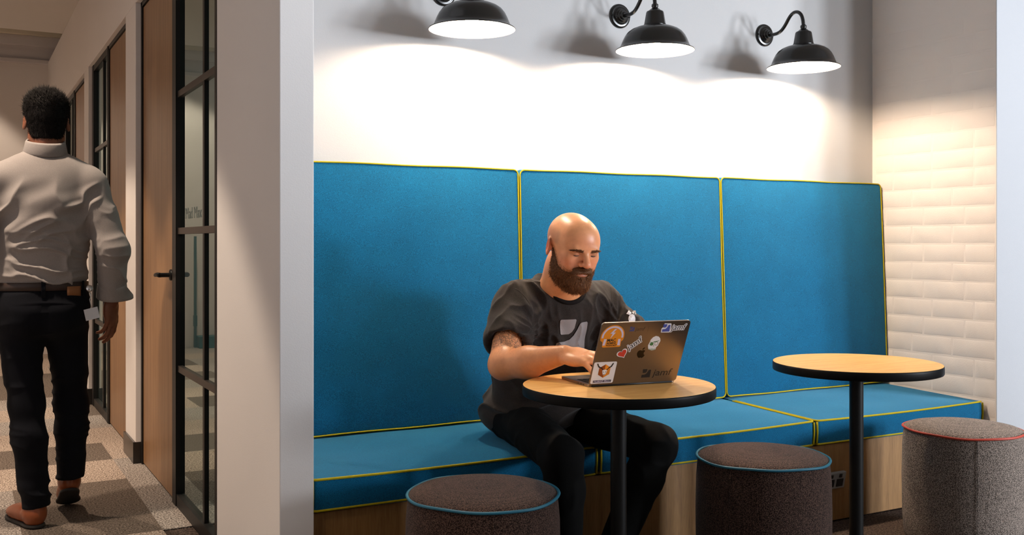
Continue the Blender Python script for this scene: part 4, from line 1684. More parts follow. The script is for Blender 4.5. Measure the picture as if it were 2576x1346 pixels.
def seated_man():
    root = empty('person', (1.90, 3.28, 0.45), 'bald bearded man in a charcoal T-shirt typing on the stickered laptop', 'person')
    al = R(19)
    yaw = R(-4)
    fy = np.array((math.sin(yaw), -math.cos(yaw), 0.0))
    HF = HeadFrame((1.857, 2.935, 1.160), fy * math.cos(al) + np.array((0, 0, -math.sin(al))), (0.02, -math.sin(al), math.cos(al)))
    SR, SL = V3(1.722, 3.105, 0.950), V3(2.082, 3.105, 0.953)
    ER, EL = V3(1.598, 2.955, 0.770), V3(2.185, 2.935, 0.770)
    WR, WL = V3(1.704, 2.738, 0.820), V3(1.985, 2.700, 0.802)
    NB = V3(1.900, 3.075, 0.985)
    F = Field(axis((1.50, 1.70, 0.006), (1.70, 2.02, 0.0026), (2.02, 2.30, 0.006)),
              axis((2.52, 3.06, 0.0026), (3.06, 3.50, 0.007)),
              axis((0.46, 0.735, 0.008), (0.735, 0.86, 0.0030), (0.86, 1.01, 0.006), (1.01, 1.30, 0.0026)))
    # torso under the shirt
    U(F, ellip((1.905, 3.155, 0.86), (0.165, 0.115, 0.165)), 0.0)
    U(F, ellip((1.900, 3.085, 0.925), (0.130, 0.085, 0.085)), 0.04)
    U(F, ellip((1.905, 3.22, 0.67), (0.168, 0.130, 0.17)), 0.05)
    U(F, ellip((1.90, 3.28, 0.56), (0.170, 0.140, 0.09)), 0.05)
    U(F, rcone(SR + (0.02, 0, 0), SL - (0.02, 0, 0), 0.050, 0.050), 0.05)
    # neck
    U(F, rcone(NB + (0, 0.01, -0.03), HF.w(0, -0.022, -0.045), 0.060, 0.056), 0.03)
    U(F, rcone(NB + (-0.004, -0.012, -0.02), HF.w(0, 0.000, -0.070), 0.046, 0.044), 0.03)
    U(F, rcone(NB + (-0.075, 0.015, -0.02), HF.w(0, -0.03, -0.08), 0.036, 0.045), 0.05)
    U(F, rcone(NB + (0.075, 0.015, -0.02), HF.w(0, -0.03, -0.08), 0.036, 0.045), 0.05)
    add_head(F, HF, 1.06, top=0.080)
    # arms
    for S, E, W, tdir in ((SR, ER, WR, (0.8, 0.5, 0)), (SL, EL, WL, (-0.8, 0.5, 0))):
        U(F, rcone(S, E, 0.056, 0.049), 0.03)
        M1 = E + (W - E) * 0.42 + V3(0, 0, -0.006)
        U(F, rcone(E, M1, 0.0480, 0.0515), 0.02)
        U(F, rcone(M1, W, 0.0515, 0.0300), 0.02)
        f = W - E
    f = V3(0.44, -0.88, -0.12)
    add_hand(F, WR + f * 0.006 + V3(0, 0, 0.004), f, (-0.26, -0.25, 1.0), (0.85, 0.5, 0), (0.34, 0.38, 0.46, 0.58), 0.45, 1.04, 0.5, 0.20)
    f = V3(-0.55, -0.80, -0.10)
    add_hand(F, WL + f * 0.012, f, (-0.12, -0.22, 1.0), (-0.85, 0.5, 0), (0.42, 0.42, 0.44, 0.46), 0.45, 0.97, 0.5)
    co, q = surface_nets(F)
    co = relax(co, q, 1, 0.4)
    L = HF.loc(co) / 1.06
    base = np.array(srgb(236, 164, 114))
    col = np.tile(base, (len(co), 1))

    def blend(mask, c):
        nonlocal col
        col = col * (1 - mask[:, None]) + np.array(c) * mask[:, None]
    g = lambda c, r: np.exp(-np.sum(((L - np.array(c)) / np.array(r)) ** 2, 1))
    red = srgb(214, 122, 98)
    blend(0.55 * g((0.045, 0.07, -0.022), (0.03, 0.05, 0.025)), red)
    blend(0.55 * g((-0.045, 0.07, -0.022), (0.03, 0.05, 0.025)), red)
    blend(0.60 * g((0, 0.115, -0.02), (0.018, 0.03, 0.02)), red)
    blend(0.35 * g((0, 0.09, 0.05), (0.05, 0.05, 0.03)), red)
    blend(0.75 * g((0, 0.10, -0.0565), (0.021, 0.03, 0.0075)), srgb(190, 104, 92))
    for s in (-1, 1):
        blend(0.75 * g((s * 0.086, -0.012, 0.0), (0.012, 0.03, 0.034)), srgb(214, 104, 84))
        blend(0.55 * g((s * 0.0315, 0.09, 0.008), (0.019, 0.02, 0.009)), srgb(140, 84, 70))
        blend(0.45 * g((s * 0.032, 0.09, 0.0215), (0.018, 0.03, 0.0035)), srgb(120, 78, 54))
    side = smooth01(np.abs(L[:, 0]), 0.045, 0.072) * smooth01(L[:, 2], 0.012, 0.03) * (1 - smooth01(L[:, 2], 0.05, 0.075)) * smooth01(L[:, 1], -0.11, -0.06) * (1 - smooth01(L[:, 1], 0.018, 0.045))
    blend(0.42 * side, srgb(112, 82, 62))
    zl0 = np.interp(L[:, 1], [-0.05, 0.0, 0.012, 0.045, 0.075, 0.12], [-0.02, 0.012, 0.004, -0.036, -0.044, -0.044])
    fade = smooth01(zl0 - L[:, 2], -0.016, 0.010) * smooth01(L[:, 1], 0.0, 0.014) * (L[:, 2] > -0.13) * (np.abs(L[:, 0]) < 0.077)
    blend(0.5 * fade, srgb(120, 76, 48))
    # tattoo on the upper right arm
    d = (ER - SR) / np.linalg.norm(ER - SR)
    tt = (co - SR) @ d
    dist = np.linalg.norm(co - SR - np.outer(tt, d), axis=1)
    pat_ = smooth01(ridge(co * 55, 3), 0.62, 0.8) * 0.8 + smooth01(vnoise(co * 90, 8), 0.4, 0.7) * 0.5
    wob = 0.02 * (vnoise(co * 25, 5) - 0.5)
    msk = smooth01(tt + wob, 0.06, 0.10) * (1 - smooth01(tt + wob, 0.222, 0.236)) * (dist < 0.075)
    col = np.concatenate([col, (1 - 0.8 * msk)[:, None]], 1)
    # forearm hair tone
    fa = (W - E)
    body = np_mesh('body', co, q, M['skin_light'], root, col)
    body['label'] = 'skin of head, neck, arms and hands'
    # closed lashes and eyebrows
    nrm = vnormals(co, q)
    rng = np.random.default_rng(4)
    for E_, W_ in ((ER, WR), (EL, WL)):
        dv_ = (W_ - E_) / np.linalg.norm(W_ - E_)
        tt_ = (co - E_) @ dv_
        ds_ = np.linalg.norm(co - E_ - np.outer(tt_, dv_), axis=1)
        sel = np.nonzero((tt_ > 0.0) & (tt_ < 0.27) & (ds_ < 0.075) & (nrm[:, 2] > -0.3) & (co[:, 2] < 0.87))[0]
        pk = rng.choice(sel, 480)
        Vv, Ff = strands(rng, co[pk] + rng.normal(0, 0.002, (len(pk), 3)) * 0.5 - nrm[pk] * 0.0008, nrm[pk] * 0.5 + dv_ * 0.7 + rng.normal(0, 0.3, (len(pk), 3)), rng.uniform(0.005, 0.010, len(pk)), 0.00015, curl=0.25)
        np_mesh('arm_hair', Vv, Ff, M['arm_hair'], root)
    lash = MB()
    for s in (-1, 1):
        pts = []
        for k in range(9):
            a = -1 + 2 * k / 8
            pts.append(HF.w(1.06 * (s * 0.0315 + 0.0150 * a), 1.06 * (0.0910 - 0.0065 * a * a - (0.004 if a * s > 0 else 0) * abs(a)), 1.06 * (0.0045 + 0.0022 * a * a)))
        lash.tube(pts, [0.0005, 0.0010, 0.0013, 0.0014, 0.0014, 0.0014, 0.0013, 0.0010, 0.0005], 6)
    lash.build('eyelashes', plain('dark_lashes', (0.02, 0.012, 0.008), 0.6), root)
    fm = (L[:, 1] > 0.045)
    for s in (-1, 1):
        tpar = s * L[:, 0]
        zc = 0.0222 - 0.007 * np.clip((tpar - 0.036) / 0.02, 0, 1) ** 1.5 + 0.003 * np.clip((tpar - 0.016) / 0.02, 0, 1)
        m = fm & (tpar > 0.0125) & (tpar < 0.053) & (np.abs(L[:, 2] - zc) < 0.0042 * np.clip(1.25 - (tpar - 0.0125) / 0.05, 0.35, 1))
        idx = np.nonzero(m)[0]
        pick = rng.choice(idx, min(260, len(idx) * 3))
        dirs = nrm[pick] * 0.45 + HF.B[0] * s * 1.0 + HF.B[2] * 0.1 + rng.normal(0, 0.15, (len(pick), 3))
        Vv, Ff = strands(rng, co[pick] + rng.normal(0, 0.0008, (len(pick), 3)) - nrm[pick] * 0.0005, dirs, rng.uniform(0.005, 0.009, len(pick)), 0.00045, curl=0.1)
        np_mesh('eyebrow', Vv, Ff, M['beard'], root)
    # beard: offset of the lower face plus hairs
    lo, hi = HF.c - 0.155, HF.c + 0.155
    FB = Field(*[np.arange(lo[i], hi[i], 0.0028) for i in range(3)])
    add_head(FB, HF, 1.06, ears=False, top=0.080)
    gx, gy, gz = np.meshgrid(*FB.ax, indexing='ij')
    P = np.stack([gx.ravel(), gy.ravel(), gz.ravel()], 1)
    near = np.abs(FB.d.ravel()) < 0.05
    Lb = HF.loc(P[near]) / 1.06
    zl = np.interp(Lb[:, 1], [-0.05, 0.0, 0.012, 0.045, 0.075, 0.12], [-0.02, 0.012, 0.004, -0.036, -0.044, -0.044])
    ax_ = np.abs(Lb[:, 0])
    cheek = smooth01(zl - Lb[:, 2], -0.004, 0.016)
    back = smooth01(Lb[:, 1], -0.012, 0.006) + smooth01(-Lb[:, 2], 0.065, 0.09)
    back = np.clip(back, 0, 1) * smooth01(Lb[:, 1], -0.022, 0.004)
    mous = smooth01(0.0105 - np.abs(Lb[:, 2] + 0.0400 + 0.30 * np.clip(ax_ - 0.010, 0, 1)), -0.003, 0.004) * smooth01(0.036 - ax_, -0.004, 0.006) * smooth01(Lb[:, 1], 0.06, 0.075)
    lipm = np.sqrt((ax_ / 0.021) ** 2 + ((Lb[:, 2] + 0.0560) / 0.0070) ** 2)
    lips = (1 - smooth01(lipm, 0.85, 1.25)) * smooth01(Lb[:, 1], 0.06, 0.075)
    soul = (1 - smooth01(np.sqrt((np.clip(ax_ - 0.010, 0, 1) / 0.010) ** 2 + ((Lb[:, 2] + 0.068) / 0.006) ** 2), 0.6, 1.2)) * 0.5 * smooth01(ax_, 0.006, 0.01)
    thick = 0.0025 + 0.013 * smooth01(-Lb[:, 2], 0.050, 0.105) * smooth01(Lb[:, 1], 0.0, 0.05) + 0.004 * mous
    m = np.clip(np.maximum(cheek * back, mous) - lips - 0.5 * soul, 0, 1)
    t = -0.0045 + (thick + 0.0045) * m
    neckcut = smooth01(-Lb[:, 2], 0.122, 0.136)
    t = t - 0.02 * neckcut
    dd = FB.d.ravel().copy()
    dd[near] = dd[near] - t * 1.06
    dd[near] += 0.0022 * (vnoise(P[near] * 230, 2) - 0.5)
    FB.d = dd.reshape(FB.d.shape).astype(np.float32)
    cb, qb = surface_nets(FB)
    # keep only what stands out of the skin
    Lc = HF.loc(cb) / 1.06
    keepv = (Lc[:, 2] < 0.02) & (Lc[:, 1] > -0.035)
    FS = Field(*FB.ax)
    add_head(FS, HF, 1.06, ears=False, top=0.080)
    ii = [np.clip(np.searchsorted(FS.ax[k], cb[:, k]), 0, len(FS.ax[k]) - 1) for k in range(3)]
    keepv &= FS.d[ii[0], ii[1], ii[2]] > -0.0026
    fk = keepv[qb].all(1)
    qb = qb[fk]
    used = np.unique(qb)
    remap = -np.ones(len(cb), dtype=np.int64)
    remap[used] = np.arange(len(used))
    cb, qb = cb[used], remap[qb]
    nb = vnormals(cb, qb)
    beard = np_mesh('beard', cb, qb, M['beard'], root)
    beard['label'] = 'short full brown beard and moustache'
    Lc = HF.loc(cb) / 1.06
    pick = rng.choice(len(cb), 9000)
    down = -HF.B[2] * (0.5 + 0.6 * smooth01(-Lc[pick, 2], 0.03, 0.09))[:, None]
    dirs = nb[pick] * 0.75 + down + rng.normal(0, 0.25, (len(pick), 3))
    ln = rng.uniform(0.004, 0.0085, len(pick)) * (0.6 + 0.8 * smooth01(-Lc[pick, 2], 0.03, 0.10))
    tips = smooth01(rng.uniform(0, 1, len(pick)), 0, 1)
    a = tips < 0.55
    for sel, mt_ in ((a, 'beard'), (~a, 'beard2')):
        Vv, Ff = strands(rng, cb[pick][sel] - nb[pick][sel] * 0.001 + rng.normal(0, 0.001, (sel.sum(), 3)), dirs[sel], ln[sel], 0.00055, curl=0.25)
        h_ = np_mesh('beard_hair', Vv, Ff, M[mt_], beard)
    fz = np.nonzero((fade > 0.05) & (fade < 0.97) & (L[:, 2] < 0.012))[0]
    pk = rng.choice(fz, 1500, p=(fade[fz] ** 1.3) / (fade[fz] ** 1.3).sum())
    dirs = nrm[pk] * 0.6 - HF.B[2] * 0.8 + rng.normal(0, 0.3, (len(pk), 3))
    Vv, Ff = strands(rng, co[pk] + rng.normal(0, 0.0012, (len(pk), 3)) - nrm[pk] * 0.001, dirs, rng.uniform(0.002, 0.0045, len(pk)), 0.00045, curl=0.2)
    np_mesh('beard_hair', Vv, Ff, M['beard2'], beard)
    # ---- T-shirt
    F = Field(axis((1.52, 2.30, 0.005)), axis((2.86, 3.56, 0.005)), axis((0.47, 1.08, 0.005)))
    U(F, ellip((1.905, 3.150, 0.855), (0.190, 0.138, 0.190)), 0.0)
    U(F, ellip((1.900, 3.080, 0.930), (0.145, 0.098, 0.098)), 0.05)
    U(F, ellip((1.905, 3.205, 0.665), (0.200, 0.165, 0.185)), 0.06)
    U(F, ellip((1.90, 3.275, 0.555), (0.205, 0.175, 0.11)), 0.05)
    U(F, rcone(SR + (0.03, 0, 0), SL - (0.03, 0, 0), 0.066, 0.066), 0.06)
    U(F, rcone(NB + (-0.165, 0.028, -0.035), NB + (-0.045, 0.020, 0.020), 0.064, 0.056), 0.05)
    U(F, rcone(NB + (0.165, 0.028, -0.035), NB + (0.045, 0.020, 0.020), 0.064, 0.056), 0.05)
    for S, E in ((SR, ER), (SL, EL)):
        Q = S + (E - S) * 0.64
        dv = (E - S) / np.linalg.norm(E - S)
        U(F, rcone(S + (0, 0, -0.002), Q + dv * 0.05, 0.070, 0.077), 0.05)
        S_(F, halfcyl(Q, dv, 0.13, 0.2), 0.004)
        S_(F, rcone(Q - dv * 0.04, Q + dv * 0.05, 0.062, 0.067), 0.003)
    nh_c, nh_n = NB + (-0.010, -0.030, 0.034), V3(-0.05, -0.50, 0.86)
    S_(F, halfcyl(nh_c - nh_n * 0.022, nh_n, 0.069, 0.2), 0.004)
    co, q = surface_nets(F)
    co = relax(co, q, 2, 0.5)
    nn = vnormals(co, q)
    P = co.copy()
    # folds: from the armpits across the chest, rings on the sleeves, bunching at the waist
    wv = vnoise(P * 7, 1) * 0.9
    f1 = ridge(np.stack([P[:, 0] * 16 + P[:, 2] * 7, P[:, 1] * 6, P[:, 2] * 9 - P[:, 0] * 8 + wv], 1), 5)
    f2 = ridge(np.stack([P[:, 0] * 5, P[:, 1] * 5, P[:, 2] * 24 + 2.5 * wv], 1), 9)
    f3 = ridge(P * np.array([[30, 20, 9]]) + wv[:, None], 12)
    low = 1 - smooth01(P[:, 2], 0.60, 0.74)
    slv = smooth01(np.abs(P[:, 0] - 1.903), 0.19, 0.24)
    sharp = lambda f: f ** 2.4 - 0.35
    # creases fanning out of the armpits
    fan = 0
    for S in (SR, SL):
        dx, dz = (P[:, 0] - S[0]), (P[:, 2] - (S[2] - 0.09))
        ang = np.arctan2(dz, np.abs(dx) + 0.02)
        rad_ = np.hypot(dx, dz)
        fan = fan + sharp(1 - np.abs(2 * vnoise(np.stack([ang * 4.5, rad_ * 3 + wv, np.full(len(P), S[0] * 9)], 1), 31) - 1)) * np.exp(-(rad_ / 0.13) ** 2) * (P[:, 1] < 3.14)
    neckm = smooth01(np.linalg.norm(P - NB, axis=1), 0.07, 0.12)
    amp = neckm * (0.014 * sharp(f1) * (1 - low) * (1 - 0.3 * slv) + 0.018 * sharp(f2) * low + 0.008 * sharp(f3) * (1 - low) + 0.014 * fan)
    co = co + nn * amp[:, None]
    tee = np_mesh('t_shirt', co, q, M['tee'], root)
    tee['label'] = 'charcoal crew neck T-shirt with a large grey print'
    # sleeve seams
    from mathutils.bvhtree import BVHTree
    bvs = BVHTree.FromPolygons([tuple(p_) for p_ in co], [tuple(int(i) for i in f_) for f_ in q])
    for S, sg in ((SR, -1), (SL, 1)):
        nrm_s = Vector((sg * 0.93, -0.18, -0.30)).normalized()
        c_ = Vector(S) + nrm_s * 0.004 + Vector((0, 0, -0.012))
        e1 = nrm_s.cross(Vector((0, 1, 0))).normalized()
        e2 = nrm_s.cross(e1)
        pts_ = []
        for k_ in range(40):
            a_ = R(-150 + 300 * k_ / 39) + (0 if sg < 0 else PI)
            d_ = e1 * math.cos(a_) + e2 * math.sin(a_)
            h_ = bvs.ray_cast(c_ + d_ * 0.25, -d_, 0.25)
            if h_[0] is not None and (h_[0] - c_).length < 0.11:
                pts_.append(h_[0])
        if len(pts_) > 6:
            MB().tube(pts_, 0.0016, 6).build('sleeve_seam', M['tee'], tee)
    # rib collar
    n_ = nh_n / np.linalg.norm(nh_n)
    a1 = np.cross(n_, (1, 0, 0))
    a1 /= np.linalg.norm(a1)
    a2 = np.cross(n_, a1)
    from mathutils.bvhtree import BVHTree
    bv = BVHTree.FromPolygons([tuple(p) for p in co], [tuple(int(i) for i in f) for f in q])
    ring = []
    for k in range(56):
        a = 2 * PI * k / 56
        dirv = a1 * math.cos(a) + a2 * math.sin(a)
        p = nh_c + dirv * 0.0765
        h = bv.ray_cast(Vector(p + n_ * 0.12), Vector(-n_), 0.3)
        z = (Vector(h[0]) if h[0] is not None else Vector(p))
        ring.append(np.array(z) + n_ * 0.002)
    ring = np.array(ring)
    for _ in range(3):
        ring = (np.roll(ring, 1, 0) + ring * 2 + np.roll(ring, -1, 0)) / 4
    MB().tube([tuple(p) for p in ring], 0.0085, 10, closed=True).build('collar', M['tee_rib'], root)
    # grey print on the chest, following the cloth

    def conform(polys, key, name, parent, o_, ux, uy, dirn):
        from mathutils.geometry import tessellate_polygon
        bm = bmesh.new()
        for pts in polys:
            vsb = [bm.verts.new((p[0], p[1], 0)) for p in pts]
            bm.faces.new(vsb)
        bmesh.ops.triangulate(bm, faces=bm.faces[:])
        for _ in range(3):
            ed = [e_ for e_ in bm.edges if e_.calc_length() > 0.011]
            if ed:
                bmesh.ops.subdivide_edges(bm, edges=ed, cuts=1)
                bmesh.ops.triangulate(bm, faces=bm.faces[:])
        for v in bm.verts:
            p = Vector(o_) + Vector(ux) * v.co.x + Vector(uy) * v.co.y
            h = bv.ray_cast(p - Vector(dirn) * 0.4, Vector(dirn), 1.0)
            if h[0] is not None:
                v.co = h[0] - Vector(dirn) * 0.0032
            else:
                v.co = p
        me = bpy.data.meshes.new(name)
        bmesh.ops.recalc_face_normals(bm, faces=bm.faces[:])
        off = Vector(parent.location) + Vector(parent.parent.location if parent.parent else (0, 0, 0))
        for v in bm.verts:
            v.co -= off
        bm.to_mesh(me)
        bm.free()
        me.materials.append(key)
        ob = bpy.data.objects.new(name, me)
        C.objects.link(ob)
        ob.parent = parent
        return ob
    t_, w_ = logo_polys(0, 0, 0.122)
    conform([t_, w_], M['print_grey'], 'shirt_print', tee, (1.842, 3.0, 0.788), (1, 0, 0), (0, 0.10, 0.995), (0.0, 1, 0))
    # small patch on the left sleeve
    conform([circ(0, 0, 0.013, 0.017, 14), [(-0.020, 0.018), (-0.010, 0.030), (0.000, 0.020), (-0.008, 0.014)], [(0.004, 0.022), (0.016, 0.028), (0.020, 0.014), (0.010, 0.012)]],
            SM['white'], 'sleeve_patch', tee, (2.143, 2.985, 0.905), (0.85, -0.52, 0), (0, 0, 1), (0.52, 0.85, 0.0))
    # ---- trousers
    KR, KL = V3(1.735, 2.800, 0.475), V3(2.118, 2.795, 0.480)
    AR, AL = V3(1.785, 2.850, 0.090), V3(1.925, 2.815, 0.090)
    HR, HL = V3(1.815, 3.275, 0.535), V3(1.995, 3.275, 0.535)
    F = Field(axis((1.58, 2.28, 0.006)), axis((2.66, 3.56, 0.006)), axis((0.03, 0.72, 0.006)))
    U(F, ellip((1.905, 3.29, 0.55), (0.190, 0.165, 0.10)), 0.0)
    for h, k_, a in ((HR, KR, AR), (HL, KL, AL)):
        U(F, rcone(h, k_, 0.092, 0.066), 0.05)
        m1 = k_ + (a - k_) * 0.3
        U(F, rcone(k_, m1, 0.066, 0.064), 0.03)
        U(F, rcone(m1, a, 0.064, 0.052), 0.03)
    S_(F, ellip((1.85, 2.9, -0.92), (3, 3, 0.985)), 0.004)
    # rest on the cushion
    co, q = surface_nets(F)
    co = relax(co, q, 2)
    nn = vnormals(co, q)
    fold = ridge(np.stack([co[:, 0] * 22, co[:, 1] * 16, co[:, 2] * 16 + 2 * vnoise(co * 8, 2)], 1), 4)
    co = co + nn * (0.006 * (fold - 0.5))[:, None]
    over = co[:, 1] > 3.055
    co[over, 2] = np.maximum(co[over, 2], 0.4475)
    tr = np_mesh('trousers', co, q, M['black_pants'], root)
    tr['label'] = 'black trousers'
    for a, dirn in ((AR, (-0.18, -1)), (AL, (0.12, -1))):
        u = np.array((dirn[0], dirn[1])) / math.hypot(*dirn)
        hp_ = a[:2] - u * 0.05
        shoe('shoe', (hp_[0], hp_[1], 0.002), dirn, 0.0, (M['sneaker'], M['sole']), root)
    return root


seated_man()


# ------------------------------------------------------------------ the walking man


def walking_man():
    root = empty('person', (0.30, 4.62, 0.0), 'dark haired man in a grey shirt and dark jeans walking down the corridor', 'person')
    HF = HeadFrame((0.322, 4.630, 1.676), (0.02, math.cos(R(8)), -math.sin(R(8))), (0, math.sin(R(8)), math.cos(R(8))))
    NB = V3(0.316, 4.60, 1.505)
    SR, SL = V3(0.495, 4.585, 1.425), V3(0.125, 4.60, 1.425)
    ER, EL = V3(0.572, 4.545, 1.150), V3(0.020, 4.56, 1.155)
    WR, WL = V3(0.578, 4.620, 0.925), V3(-0.005, 4.70, 0.925)
    F = Field(axis((-0.10, 0.22, 0.008), (0.22, 0.44, 0.0045), (0.44, 0.68, 0.0040)),
              axis((4.40, 4.52, 0.008), (4.52, 4.78, 0.0045), (4.78, 4.90, 0.008)),
              axis((0.68, 0.97, 0.0040), (0.97, 1.52, 0.009), (1.52, 1.86, 0.0042)))
    U(F, ellip((0.312, 4.61, 1.30), (0.150, 0.095, 0.20)), 0.0)
    U(F, ellip((0.308, 4.62, 1.05), (0.135, 0.090, 0.16)), 0.05)
    U(F, rcone(SR - (0.03, 0, 0), SL + (0.03, 0, 0), 0.045, 0.045), 0.05)
    U(F, rcone(NB + (0, 0, -0.06), HF.w(0, -0.028, -0.04), 0.060, 0.057), 0.03)
    add_head(F, HF, 1.02)
    for S, E, W in ((SR, ER, WR), (SL, EL, WL)):
        U(F, rcone(S, E, 0.048, 0.040), 0.03)
        M1 = E + (W - E) * 0.3
        U(F, rcone(E, M1, 0.040, 0.042), 0.02)
        U(F, rcone(M1, W, 0.042, 0.0275), 0.02)
    add_hand(F, WR, (0.00, 0.10, -1.0), (0.75, -0.62, 0.0), (-0.55, 0.80, 0), (0.30, 0.34, 0.40, 0.48), 0.35, 1.0, 0.35, 0.03)
    add_hand(F, WL, (-0.02, 0.15, -1.0), (-1.0, -0.10, 0.0), (0.1, 1.0, 0), (0.30, 0.34, 0.40, 0.48), 0.4, 1.0, 0.4, 0.03)
    co, q = surface_nets(F)
    co = relax(co, q, 1, 0.4)
    col = np.tile(np.array(srgb(138, 88, 66)), (len(co), 1))
    body = np_mesh('body', co, q, M['skin_brown'], root, col)
    body['label'] = 'brown skin of head, neck and hands'
    nn = vnormals(co, q)
    # hair: a cap plus short upright strands
    lo, hi = HF.c - 0.16, HF.c + 0.17
    FB = Field(*[np.arange(lo[i], hi[i], 0.004) for i in range(3)])
    add_head(FB, HF, 1.02, ears=False, face=False)
    U(FB, rcone(NB + (0, 0, -0.03), HF.w(0, -0.028, -0.04), 0.060, 0.057), 0.03)
    gx, gy, gz = np.meshgrid(*FB.ax, indexing='ij')
    P = np.stack([gx.ravel(), gy.ravel(), gz.ravel()], 1)
    Lb = HF.loc(P) / 1.02
    line = np.interp(Lb[:, 1], [-0.10, -0.05, -0.015, 0.02, 0.05, 0.075, 0.10], [-0.088, -0.075, -0.010, 0.022, 0.040, 0.075, 0.085])
    m = smooth01(Lb[:, 2] - line, -0.006, 0.012)
    t = -0.006 + m * (0.010 + 0.012 * smooth01(Lb[:, 2], 0.03, 0.10))
    dd = FB.d.ravel() - t
    dd += 0.003 * (vnoise(P * 120, 3) - 0.5)
    FB.d = dd.reshape(FB.d.shape).astype(np.float32)
    cb, qb = surface_nets(FB)
    Lc = HF.loc(cb) / 1.02
    ln_ = np.interp(Lc[:, 1], [-0.10, -0.05, -0.015, 0.02, 0.05, 0.075, 0.10], [-0.088, -0.075, -0.010, 0.022, 0.040, 0.075, 0.085])
    keep = (Lc[:, 2] - ln_ > -0.004)
    qb = qb[keep[qb].all(1)]
    used = np.unique(qb)
    remap = -np.ones(len(cb), dtype=np.int64)
    remap[used] = np.arange(len(used))
    cb, qb = cb[used], remap[qb]
    Lc = Lc[used]
    nb = vnormals(cb, qb)
    hair = np_mesh('hair', cb, qb, M['black_hair'], root)
    hair['label'] = 'short spiky black hair'
    rng = np.random.default_rng(9)
    pick = rng.choice(len(cb), 9000)
    topm = smooth01(Lc[pick, 2], 0.03, 0.10)
    dirs = nb[pick] * 0.5 + HF.B[2] * (topm * 1.3 - 0.6 * (1 - topm))[:, None] + rng.normal(0, 0.22, (len(pick), 3))
    Vv, Ff = strands(rng, cb[pick] - nb[pick] * 0.002, dirs, rng.uniform(0.006, 0.010, len(pick)) + topm * rng.uniform(0.004, 0.022, len(pick)), 0.0008, curl=0.15)
    np_mesh('hair_strand', Vv, Ff, M['black_hair'], hair)['kind'] = 'stuff'
    # ---- shirt
    F = Field(axis((-0.12, 0.74, 0.005)), axis((4.38, 4.86, 0.005)), axis((0.90, 1.58, 0.005)))
    U(F, ellip((0.312, 4.605, 1.335), (0.183, 0.125, 0.17)), 0.0)
    U(F, ellip((0.310, 4.615, 1.17), (0.178, 0.125, 0.17)), 0.06)
    U(F, ellip((0.306, 4.620, 1.04), (0.178, 0.128, 0.09)), 0.05)
    U(F, rcone(SR - (0.03, 0, 0), SL + (0.03, 0, 0), 0.060, 0.060), 0.06)
    U(F, ellip((0.315, 4.568, 1.455), (0.115, 0.062, 0.085)), 0.05)
    U(F, rcone(NB + (0.14, 0, -0.045), NB + (0.03, 0.0, 0.015), 0.055, 0.055), 0.05)
    U(F, rcone(NB + (-0.14, 0, -0.045), NB + (-0.03, 0.0, 0.015), 0.055, 0.055), 0.05)
    S_(F, ellip((0.3, 4.6, 0.0), (4, 4, 1.005)), 0.003)
    for S, E, W in ((SR, ER, WR), (SL, EL, WL)):
        U(F, rcone(S, E, 0.064, 0.062), 0.035)
        cu = E + (W - E) * 0.86
        U(F, rcone(E, cu, 0.062, 0.057), 0.03)
        dv = (W - E) / np.linalg.norm(W - E)
        S_(F, halfcyl(cu, dv, 0.10, 0.2), 0.003)
        S_(F, rcone(cu - dv * 0.03, cu + dv * 0.05, 0.046, 0.050), 0.003)
    co, q = surface_nets(F)
    co = relax(co, q, 2)
    nn = vnormals(co, q)
    P = co
    wv = vnoise(P * 6, 1)
    wv2 = vnoise(P * 11, 21)
    # sweeping creases over the back, flatter ones towards the belt, rings round the sleeve
    f1 = ridge(np.stack([P[:, 0] * 7 + 1.5 * wv, P[:, 1] * 5, P[:, 2] * 17 - P[:, 0] * 9 + 2.2 * wv], 1), 5)
    f2 = ridge(np.stack([P[:, 0] * 5 + wv2, P[:, 1] * 4, P[:, 2] * 30 + P[:, 0] * 6 + 2.5 * wv], 1), 9)
    f3 = ridge(np.stack([P[:, 0] * 9, P[:, 1] * 9, P[:, 2] * 19 + P[:, 0] * 9 + 2.5 * wv], 1), 13)
    low = 1 - smooth01(P[:, 2], 1.12, 1.30)
    mid = (1 - smooth01(P[:, 2], 1.36, 1.46))
    slv = smooth01(np.abs(P[:, 0] - 0.31), 0.185, 0.225)
    sharp = lambda f: f ** 2.8 - 0.3
    amp = (0.026 * sharp(f1) * mid * (1 - low) + 0.017 * sharp(f2) * low * (1 - 0.7 * smooth01(np.abs(P[:, 0] - 0.31), 0.12, 0.17))) * (1 - slv) + 0.008 * sharp(f3) * slv * smooth01(-P[:, 2], -1.42, -1.30)
    amp += 0.005 * (vnoise(P * np.array([[9, 9, 14]]), 30) - 0.5)
    # blousing over the belt
    co = relax(co + nn * amp[:, None], q, 1, 0.35)
    sh = np_mesh('shirt', co, q, M['shirt_grey'], root)
    sh['label'] = 'light grey creased long sleeved shirt tucked into the jeans'
    # collar band
    col_ = MB()
    n = 40
    prof = [(0.069, 0.062), (0.072, 0.066), (0.077, 0.058), (0.081, 0.038), (0.085, 0.018), (0.084, 0.012), (0.078, 0.014), (0.072, -0.005)]
    mtc = Matrix.Rotation(R(14), 3, 'X') @ Matrix.Scale(1.0, 3)
    col_.lathe(prof, tuple(NB + (0, -0.004, 0.034)), 44, mat=mtc)
    col_.v = [(x, NB[1] + (y - NB[1]) * 0.92, z) for x, y, z in col_.v]
    cl = col_.build('collar', M['shirt_grey'], root)
